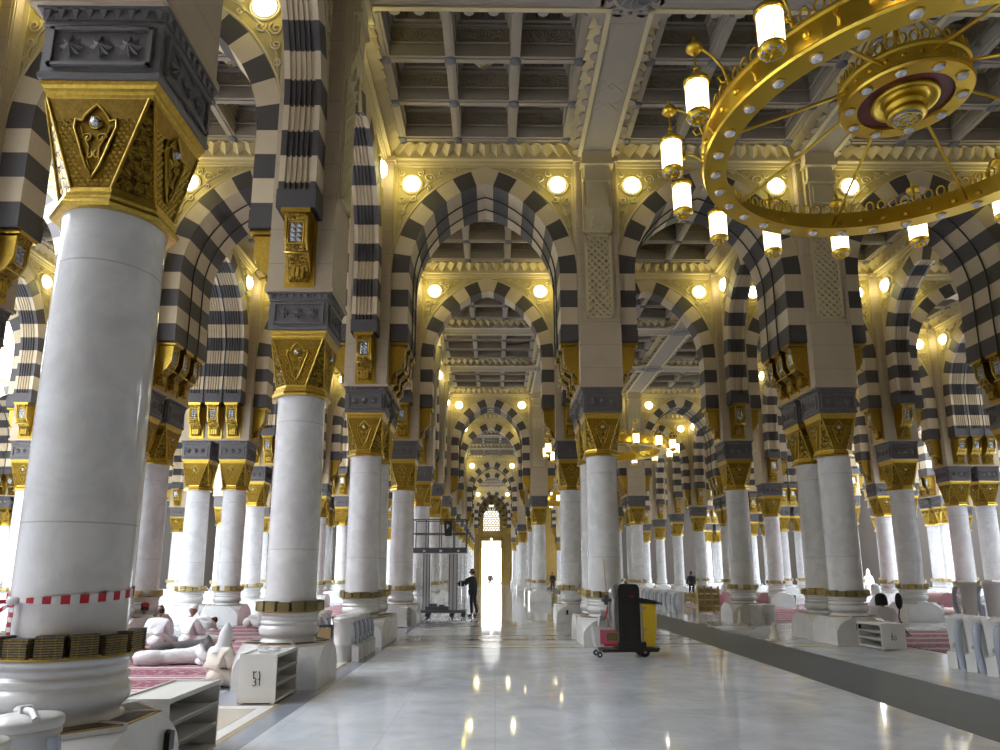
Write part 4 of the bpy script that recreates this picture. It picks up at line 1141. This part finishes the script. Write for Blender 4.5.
b = MB(); b.tube([(-.40, -.12, .35), (-.40, -.12, 1.22)], .045, 10); b.tube([(-.46, .1, .35), (-.46, .1, 1.1)], .03, 10); quick('handle_post', b, ['alu'], t)
b = MB(); b.sph((-.42, -.14, 1.28), .085, 0, 12, 8, (1, .7, 1.4)); quick('spray_bottle', b, ['alu'], t)
b = MB(); b.tube([(-.50, 0, .3), (-.52, 0, 1.2), (-.56, 0, 1.98)], .012, 6); quick('mop_handle', b, ['wood'], t)
b = MB(); b.box(-.62, -.40, -.06, .06, 1.10, 1.16); b.box(-.57, -.50, -.04, .04, 1.04, 1.24); quick('handle_clip', b, ['steel'], t)
b = MB(); b.loft([[(-.80, -.17, .20), (-.47, -.17, .20), (-.47, .17, .20), (-.80, .17, .20)], [(-.86, -.20, .60), (-.44, -.20, .60), (-.44, .20, .60), (-.86, .20, .60)]]); tag(quick('bucket', b, ['bead'], t), 'grey mop bucket')
b = MB(); b.box(-.72, -.66, -.215, -.20, .26, .55, 0); b.box(-.66, -.36, -.225, -.205, .24, .54, 0); b.box(-.60, -.34, -.235, -.225, .32, .50, 1)
for r in range(3):
    for c in range(5): b.box(-.58 + c * .045, -.56 + c * .045, -.24, -.235, .34 + r * .05, .37 + r * .05, 2)
b.box(-.64, -.34, -.23, -.21, .22, .27, 3); quick('cloth_tray', b, ['pink', 'bookgold', 'black', 'red'], t)
b = MB(); b.box(-.70, -.56, -.1, .1, .62, .80); b.tube([(-.72, -.1, .6), (-.66, -.1, .95)], .015, 6); b.tube([(-.66, -.1, .7), (-.56, -.12, .74), (-.42, -.1, .72)], .03, 6); quick('wringer', b, ['alu'], t)
b = MB(); b.tube([(-.62, -.12, .70), (-.55, -.12, .88), (-.53, -.12, 1.0)], .016, 6); quick('brush', b, ['red'], t)
for x, r in ((-.74, .055), (.20, .10)):
    if r == 0: continue
    for yy in (-.2, .2):
        b = MB(); b.loft([[(x + r * math.cos(k * PI / 10), yy + dy, r + r * math.sin(k * PI / 10)) for k in range(20)] for dy in (-.02, .02)]); b.sph((x, yy - .022, r), r * .4, 1, 8, 5); b.box(x - .015, x + .015, yy - .03, yy + .03, r, .12)
        quick('wheel', b, ['black', 'alu'], t)

# ------------------------------------------------------------------ work lift
t = thing('work_lift', 'aluminium two-mast work platform lift beside the left columns', 'lift', (-2.2, 28.4, 0))
b = MB(); b.box(-.95, 1.05, -.45, .45, .16, .26); b.box(-.55, .35, -.3, .3, .26, .40); b.box(-.4, -.1, -.2, .2, .40, .50); b.box(0, .2, -.2, .2, .40, .46); quick('base_frame', b, ['steel'], t)
for x in (-.85, -.45, .95, .5):
    for y in (-.38, .38):
        b = MB(); b.loft([[(x + .085 * math.cos(k * PI / 8), y + dy, .085 + .085 * math.sin(k * PI / 8)) for k in range(16)] for dy in (-.025, .025)]); b.box(x - .02, x + .02, y - .04, y + .04, .085, .18); quick('wheel', b, ['black'], t)
for x0, x1 in ((-.68, -.38), (.35, .72)):
    b = MB(); b.box(x0, x1, -.12, .12, .26, 2.45)
    for k in range(3): xx = x0 + .03 + k * (x1 - x0 - .06) / 2; b.box(xx - .015, xx + .015, -.14, -.12, .26, 2.45, 1)
    quick('mast', b, ['alu', 'steel'], t)
b = MB()
for x in (-.35, .33): b.tube([(x, -.1, .3), (-x, -.1, 2.4)], .012, 5)
quick('brace_cable', b, ['alu'], t)
b = MB(); b.box(-1.08, 1.08, -.5, .5, 2.49, 2.69)
for x in (-.6, .05, .75): b.lathe([(.05, 2.52), (.05, 2.60)], 10, 1, (x, -.52))
quick('platform', b, ['steel', 'alu'], t)
b = MB()
for x in (-1.05, -.55, .0, .55, 1.05):
    for y in (-.46, .46): b.tube([(x, y, 2.69), (x, y, 3.80)], .022, 6)
for z in (3.25, 3.80):
    b.tube([(-1.05, -.46, z), (1.05, -.46, z), (1.05, .46, z), (-1.05, .46, z)], .024, 6, closed=True)
quick('guard_rail', b, ['steel'], t)
b = MB(); b.loft([[(.20, -.5, 3.15), (.48, -.5, 3.15), (.48, -.36, 3.15), (.20, -.36, 3.15)], [(.16, -.52, 3.76), (.50, -.52, 3.76), (.50, -.36, 3.76), (.16, -.36, 3.76)]]); tag(quick('control_box', b, ['black'], t), 'black control box')
b = MB(); b.box(.28, .31, -.53, -.515, 3.44, 3.60); b.tube([(.31, -.525, 3.59), (.37, -.525, 3.57), (.37, -.525, 3.52), (.31, -.525, 3.50)], .012, 5); quick('control_mark', b, ['whitep'], t)
b = MB(); b.tube([(.85, -.3, .26), (.85, -.3, 2.45)], .02, 6); b.tube([(1.0, -.3, .26), (1.0, -.3, 2.45)], .02, 6)
for k in range(7): b.tube([(.85, -.3, .5 + k * .3), (1.0, -.3, .5 + k * .3)], .015, 5)
quick('ladder', b, ['alu'], t)
b = MB(); b.box(-.95, -.75, -.2, .1, 1.2, 1.9); b.tube([(-.85, -.2, 1.9), (-.9, -.22, 2.1), (-.8, -.2, 2.3)], .02, 6); b.tube([(-1.0, -.2, 1.55), (-.7, -.2, 1.5)], .02, 6); b.tube([(-.86, -.15, .3), (-.86, -.15, 1.2)], .04, 8); quick('winch', b, ['alu'], t)

# ------------------------------------------------------------------ people
def skin_mesh(verts, edges, levels=1):
    me = bpy.data.meshes.new('tmp'); me.from_pydata([v[0] for v in verts], edges, [])
    o = bpy.data.objects.new('tmp', me); COL.objects.link(o)
    md = o.modifiers.new('s', 'SKIN'); md.use_smooth_shade = True; md.branch_smoothing = .3
    for k, v in enumerate(verts):
        me.skin_vertices[0].data[k].radius = v[1] if isinstance(v[1], tuple) else (v[1], v[1])
    me.skin_vertices[0].data[0].use_root = True
    md = o.modifiers.new('u', 'SUBSURF'); md.levels = levels; md.render_levels = levels
    bpy.context.view_layer.update()
    ev = o.evaluated_get(bpy.context.evaluated_depsgraph_get())
    out = bpy.data.meshes.new_from_object(ev)
    res = ([v.co.copy() for v in out.vertices], [list(p.vertices) for p in out.polygons])
    bpy.data.objects.remove(o); bpy.data.meshes.remove(me); bpy.data.meshes.remove(out)
    return res
def head_shape(b, Mh, mskin, mdark, r=.105):
    n, k_ = 20, 14; rings = []
    for i in range(1, k_):
        a = PI * i / k_ - PI / 2; rg = []
        for j in range(n):
            t_ = 2 * PI * j / n
            x = .80 * math.cos(a) * math.cos(t_); y = .98 * math.cos(a) * math.sin(t_); z = 1.22 * math.sin(a)
            if z < -.1: f = 1 - .32 * min(1, (-z - .1) / 1.1); x *= f; y = y * f + .08 * (-z)
            if y > .5:      # nose, brow and chin on the front
                if abs(x) < .22 and -.38 < z < .12: y += .30 * (1 - abs(x) / .22) * (1 - (z + .38) / .5 * .75)
                if abs(abs(x) - .33) < .18 and -.02 < z < .18: y -= .10
                if abs(x) < .3 and z < -.85: y += .06
            rg.append(Mh @ (Vector((x, y, z)) * r))
        rings.append(rg)
    b.loft(rings, mskin, True, True, True)
    for s in (1, -1):
        c = Mh @ Vector((s * .032, .088, .008)); b.sph(c, .0125, mdark, 8, 6)
        c = Mh @ Vector((s * .086, -.002, -.005)); b.sph(c, .022, mskin, 8, 6, (.6, 1, 1.3))
    b.tube([Mh @ Vector((x, .094 - abs(x) * .4, -.062)) for x in (-.026, -.01, .01, .026)], .006, 5, mdark)
def hand(verts, edges, iw, w_, d, palm_n):
    # palm and five fingers from wrist w_ in direction d
    d = Vector(d).normalized(); nrm = Vector(palm_n).normalized(); sd = d.cross(nrm).normalized()
    p0 = Vector(w_) + d * .05; verts.append((p0, (.034, .018))); ip = len(verts) - 1; edges.append((iw, ip))
    for k, (o_, L_) in enumerate(((-.028, .055), (-.010, .070), (.010, .066), (.028, .052))):
        a = p0 + d * .035 + sd * o_; m_ = a + d * L_ * .6 + nrm * .008; e = m_ + d * L_ * .4 + nrm * .022
        i = len(verts); verts += [(a, .0095), (m_, .0085), (e, .0075)]; edges += [(ip, i), (i, i + 1), (i + 1, i + 2)]
    a = Vector(w_) + d * .03 - sd * .036 + nrm * .008; e = a + d * .03 - sd * .02 + nrm * .02
    i = len(verts); verts += [(a, .011), (e, .009)]; edges += [(iw, i), (i, i + 1)]
def person(label, loc, rz, J, face, hup, top='cloth', bottom=None, hair='hair', headwear=None, robe=False, sc=1, wide=0):
    """J: joints in metres in the person's own frame (x right, y forward, z up)."""
    V = Vector; verts = []; E_ = []
    def ch(keys, rad, start=None):
        prev = start
        for k, r in zip(keys, rad):
            verts.append((V(J[k]), r)); i = len(verts) - 1; idx[k] = i
            if prev is not None: E_.append((prev, i))
            prev = i
        return prev
    idx = {}
    ch(['pelvis', 'waist', 'chest', 'neckb', 'neck'], [(.135, .105), (.12, .095), (.15, .10), (.065, .06), (.052, .052)])
    for s in 'LR':
        ch(['sh' + s, 'el' + s, 'wr' + s], [.06, .042, .028], idx['chest'])
        ch(['hip' + s, 'kn' + s, 'an' + s, 'toe' + s], [.085, .058, .040, .030], idx['pelvis'])
        w_ = V(J['wr' + s]); d = J.get('hd' + s) or (w_ - V(J['el' + s])); hand(verts, E_, idx['wr' + s], w_, d, J.get('pn' + s, (0, 0, -1)))
    vs, fs = skin_mesh(verts, E_)
    b = MB(); b.add(vs, fs, 0, True)
    hc = V(J['head']); fy = V(face).normalized(); uz = V(hup).normalized(); fy = (fy - uz * fy.dot(uz)).normalized(); ux = fy.cross(uz)
    Mh = Matrix(((ux.x, fy.x, uz.x, hc.x), (ux.y, fy.y, uz.y, hc.y), (ux.z, fy.z, uz.z, hc.z), (0, 0, 0, 1)))
    head_shape(b, Mh, 0, 1)
    o = quick('person', b, ['skin', 'hair'], None, loc, rz); o.scale = (sc,) * 3; tag(o, label, 'person', None, 'thing')
    # clothes: a second surface over the limbs, open at neck, cuffs and hems
    g = (.022 if not robe else .045) + wide
    cv = []; ce = []
    def add(p, r): cv.append((V(p), r)); return len(cv) - 1
    pe = add(J['pelvis'], (.15 + g, .12 + g)); wa = add(J['waist'], (.135 + g, .11 + g)); c_ = add(J['chest'], (.165 + g * .7, .115 + g * .7)); nb_ = add(J['neckb'], .075 + g * .3)
    ce += [(pe, wa), (wa, c_), (c_, nb_)]
    for s in 'LR':
        a = add(J['sh' + s], .068 + g * .6); e = add(J['el' + s], .052 + g); w2 = add(V(J['wr' + s]) * .93 + V(J['el' + s]) * .07, .040 + g)
        ce += [(c_, a), (a, e), (e, w2)]
    if bottom is None or robe:
        for s in 'LR':
            h = add(V(J['hip' + s]) * .45 + V(J['kn' + s]) * .55, .105 + g); k = add(J['kn' + s], .08 + g); an = add(V(J['an' + s]) * .92 + V(J['kn' + s]) * .08, .055 + g * 1.2)
            ce += [(pe, h), (h, k), (k, an)]
        vs, fs = skin_mesh(cv, ce, 2); b = MB(); b.add(vs, fs, 0, True)
        pz = V(J['pelvis']); rr = min(.215, pz.z - .005) if pz.z < .5 else .19; b.sph(pz, rr, 0, 20, 12, (1.08, 1.0, .95 if pz.z < .5 else 1.2)); quick('robe', b, [top], o)
    else:
        vs, fs = skin_mesh(cv, ce, 2); b = MB(); b.add(vs, fs, 0, True); quick('jacket', b, [top], o)
        tv = [(V(J['pelvis']), (.15, .12))]; te = []
        for s in 'LR':
            i = len(tv); tv += [(V(J['hip' + s]), .095), (V(J['kn' + s]), .07), (V(J['an' + s]) * .95 + V(J['kn' + s]) * .05, .055)]; te += [(0, i), (i, i + 1), (i + 1, i + 2)]
        vs, fs = skin_mesh(tv, te, 2); b = MB(); b.add(vs, fs, 0, True); quick('trousers', b, [bottom], o)
    for s in 'LR':
        if bottom and not robe:
            b = MB(); a = V(J['an' + s]); c = V(J['toe' + s]); b.tube([a + V((0, 0, -.03)), (a + c) / 2 + V((0, 0, -.01)), c], .045, 8, taper=[1, 1, .75]); quick('shoe', b, ['black'], o)
    if hair:
        b = MB(); n = 18; rings = []
        for i in range(8):
            a = PI / 2 * i / 8; rg = []
            for j in range(n):
                t_ = 2 * PI * j / n; fr = math.sin(t_)
                lo = -.02 if fr > .3 else -.62
                z = lo + (1.30 - lo) * math.sin(a); rr = math.cos(a)
                rg.append(Mh @ (Vector((.88 * rr * math.cos(t_), 1.03 * rr * math.sin(t_) - .05, z + (.35 if fr > .3 and i == 0 else 0))) * .105))
            rings.append(rg)
        b.loft(rings, 0, False, True, True); quick('hair', b, [hair], o)
    if headwear:
        b = MB(); n = 18; rings = []
        kind, m_ = headwear
        if kind == 'cap': prof = [(1.00, .30), (1.02, .75), (.92, 1.18), (.5, 1.33)]
        elif kind == 'hood': prof = [(1.9, -2.6), (1.55, -1.7), (1.15, -.9), (1.12, 0), (1.05, .8), (.75, 1.5), (.38, 2.15), (.1, 2.5)]
        elif kind == 'cap2': prof = [(1.25, -1.15), (1.32, -.6), (1.30, .1), (1.15, .85), (.85, 1.25), (.4, 1.45)]
        else: prof = [(1.6, -1.9), (1.2, -1.0), (1.12, 0), (1.05, .8), (.8, 1.25), (.4, 1.42)]
        for rr, z in prof: rings.append([Mh @ (Vector((.95 * rr * math.cos(2 * PI * j / n), 1.05 * rr * math.sin(2 * PI * j / n) - .12, z)) * .105) for j in range(n)])
        b.loft(rings, 0, False, True, True); quick({'cap': 'cap', 'hood': 'hood'}.get(kind, 'head_scarf'), b, [m_], o)
    return o
STAND = dict(pelvis=(0, 0, .95), waist=(0, 0, 1.10), chest=(0, 0, 1.32), neckb=(0, 0, 1.47), neck=(0, .01, 1.53), head=(0, .02, 1.65),
             shL=(-.19, 0, 1.40), elL=(-.25, -.02, 1.12), wrL=(-.26, .06, .88), shR=(.19, 0, 1.40), elR=(.25, -.02, 1.12), wrR=(.26, .06, .88),
             hipL=(-.10, 0, .90), knL=(-.11, .03, .50), anL=(-.11, 0, .09), toeL=(-.13, .16, .03), hipR=(.10, 0, .90), knR=(.11, .03, .50), anR=(.11, 0, .09), toeR=(.13, .16, .03))
SIT = dict(pelvis=(0, 0, .17), waist=(0, .02, .32), chest=(0, .06, .52), neckb=(0, .10, .67), neck=(0, .12, .72), head=(0, .16, .83),
           shL=(-.18, .06, .60), elL=(-.26, .16, .36), wrL=(-.14, .36, .28), shR=(.18, .06, .60), elR=(.26, .16, .36), wrR=(.14, .36, .28),
           hipL=(-.11, .04, .15), knL=(-.36, .36, .15), anL=(-.02, .44, .09), toeL=(.10, .46, .05), hipR=(.11, .04, .15), knR=(.36, .36, .15), anR=(.02, .34, .11), toeR=(-.10, .36, .06))
def pose(base, **k): d = dict(base); d.update(k); return d
# man in the black suit reaching to the lift (faces -X)
J = pose(STAND, elL=(-.16, .30, 1.22), wrL=(-.12, .56, 1.22), hdL=(0, 1, 0), shL=(-.19, .05, 1.40), knR=(.11, -.06, .50), anR=(.12, -.16, .10), toeR=(.13, -.02, .03))
o = person('man in a black suit and white shirt reaching to the work lift', (-.88, 28.3, 0), PI / 2 - .2, J, (0, 1, -.1), (0, 0, 1), 'suit', 'suit', sc=1.05, wide=.05)
b = MB(); b.loft([[(-.035, .165, 1.42), (.035, .165, 1.42), (.03, .14, 1.44), (-.03, .14, 1.44)], [(-.05, .17, 1.08), (.05, .17, 1.08), (.05, .15, 1.08), (-.05, .15, 1.08)]]); quick('shirt_front', b, ['whitep'], o)
J = pose(STAND, knL=(-.10, .12, .52), anL=(-.10, .20, .10), toeL=(-.1, .36, .03), anR=(.1, -.22, .12), toeR=(.1, -.08, .03), knR=(.10, -.02, .50))
person('person in dark clothes walking away between the right columns', (13.86, 49.7, 0), 0, J, (0, 1, 0), (0, 0, 1), 'suit', 'suit')
person('distant person in a pinkish top walking in the bright doorway', (-.5, 76, 0), PI, STAND, (0, 1, 0), (0, 0, 1), 'canvas', 'suit', wide=.05)
person('distant person in black standing by the far right columns', (5.4, 66, 0), .4, STAND, (0, 1, 0), (0, 0, 1), 'suit', 'suit')
# sleepers on the red carpet, heads to the right
LIE = dict(pelvis=(0, 0, .15), waist=(.18, 0, .15), chest=(.42, .0, .17), neckb=(.58, .0, .17), neck=(.64, .0, .16), head=(.76, -.03, .15),
           shL=(.46, .0, .31), elL=(.56, -.22, .20), wrL=(.74, -.24, .10), hdL=(1, .2, 0), shR=(.46, -.02, .08), elR=(.60, -.22, .07), wrR=(.78, -.16, .05), hdR=(1, 0, 0),
           hipL=(-.04, 0, .22), knL=(-.36, -.22, .18), anL=(-.74, -.10, .13), toeL=(-.84, -.2, .12), hipR=(-.04, .0, .10), knR=(-.38, -.12, .08), anR=(-.78, .02, .07), toeR=(-.88, -.1, .06))
person('person in white lying asleep on the red carpet, nearer of two', (-6.05, 13.75, .02), .03, LIE, (.1, -1, .15), (1, 0, 0), 'cloth', robe=True)
person('person in dark grey robe lying asleep behind the white sleeper', (-6.55, 15.4, .02), -.05, LIE, (.1, -1, .2), (1, 0, 0), 'greycloth', robe=True)
# seated figures
J = pose(SIT, knR=(.42, .42, .16), anR=(.62, .72, .10), toeR=(.70, .84, .12))
person('man in white shirt sitting with his back turned, dark hair', (-7.75, 16.55, .02), .15, SIT, (0, 1, -.3), (0, .2, 1), 'cloth', robe=True)
person('man in white sitting beside him with one leg stretched out', (-7.15, 16.75, .02), -.35, J, (-.3, 1, -.2), (0, .2, 1), 'cloth', hair=None, headwear=('cap', 'cloth'), robe=True)
person('man in white with red patterned cap sitting behind column', (-8.75, 17.9, .02), .3, SIT, (0, 1, -.2), (0, .2, 1), 'cloth', headwear=('cap', 'red'), robe=True)
o = person('worshipper in a white pointed hood sitting by the white shelf', (-4.2, 11.0, .02), -.5, SIT, (.1, 1, -.35), (0, .15, 1), 'creamcloth', hair=None, headwear=('hood', 'cloth'), robe=True, sc=.86, wide=.04)
b = MB(); b.box(-.09, .09, -.06, .06, 0, .03); b.box(-.08, .08, -.055, .055, .005, .025, 1)
h = quick('held_book', b, ['bookgold', 'bookedge'], None, (-3.86, 11.30, .50)); h.rotation_euler = (1.1, .3, -.5); tag(h, 'brown open book held by the hooded worshipper', 'book', None, 'thing')
FOLD = pose(SIT, waist=(0, .06, .28), chest=(0, .26, .34), neckb=(0, .40, .34), neck=(0, .45, .32), head=(0, .55, .26), shL=(-.18, .30, .38), shR=(.18, .30, .38), elL=(-.26, .45, .2), elR=(.26, .45, .2), wrL=(-.14, .6, .06), wrR=(.14, .6, .06))
person('person in white bent forward in prayer near the shelf', (-9.1, 21.8, .02), -1.0, FOLD, (0, .7, -.7), (0, .7, .7), 'cloth', robe=True)
person('person in white bowing low on the carpet edge', (-7.75, 22.6, .02), -1.3, FOLD, (0, .7, -.7), (0, .7, .7), 'cloth', robe=True)
person('seated person with black head covering and white clothes near shelf 80', (10.15, 18.4, .02), -.1, SIT, (0, 1, -.1), (0, .1, 1), 'cloth', hair=None, headwear=('cap2', 'suit'), robe=True, sc=1.15)
person('person in pale clothes and white scarf sitting on the right carpet', (14.9, 27.2, .02), .6, SIT, (0, 1, -.1), (0, .1, 1), 'cloth', hair=None, headwear=('scarf', 'cloth'), robe=True, sc=1.25)
person('distant hooded person in white beyond the right columns', (22.8, 42.8, 0), PI, STAND, (0, 1, 0), (0, 0, 1), 'cloth', hair=None, headwear=('hood', 'cloth'), robe=True)
person('person lying down with head toward the raised coolers', (18.0, 28.2, .02), PI * .9, LIE, (.1, -1, .2), (1, 0, 0), 'creamcloth', robe=True)
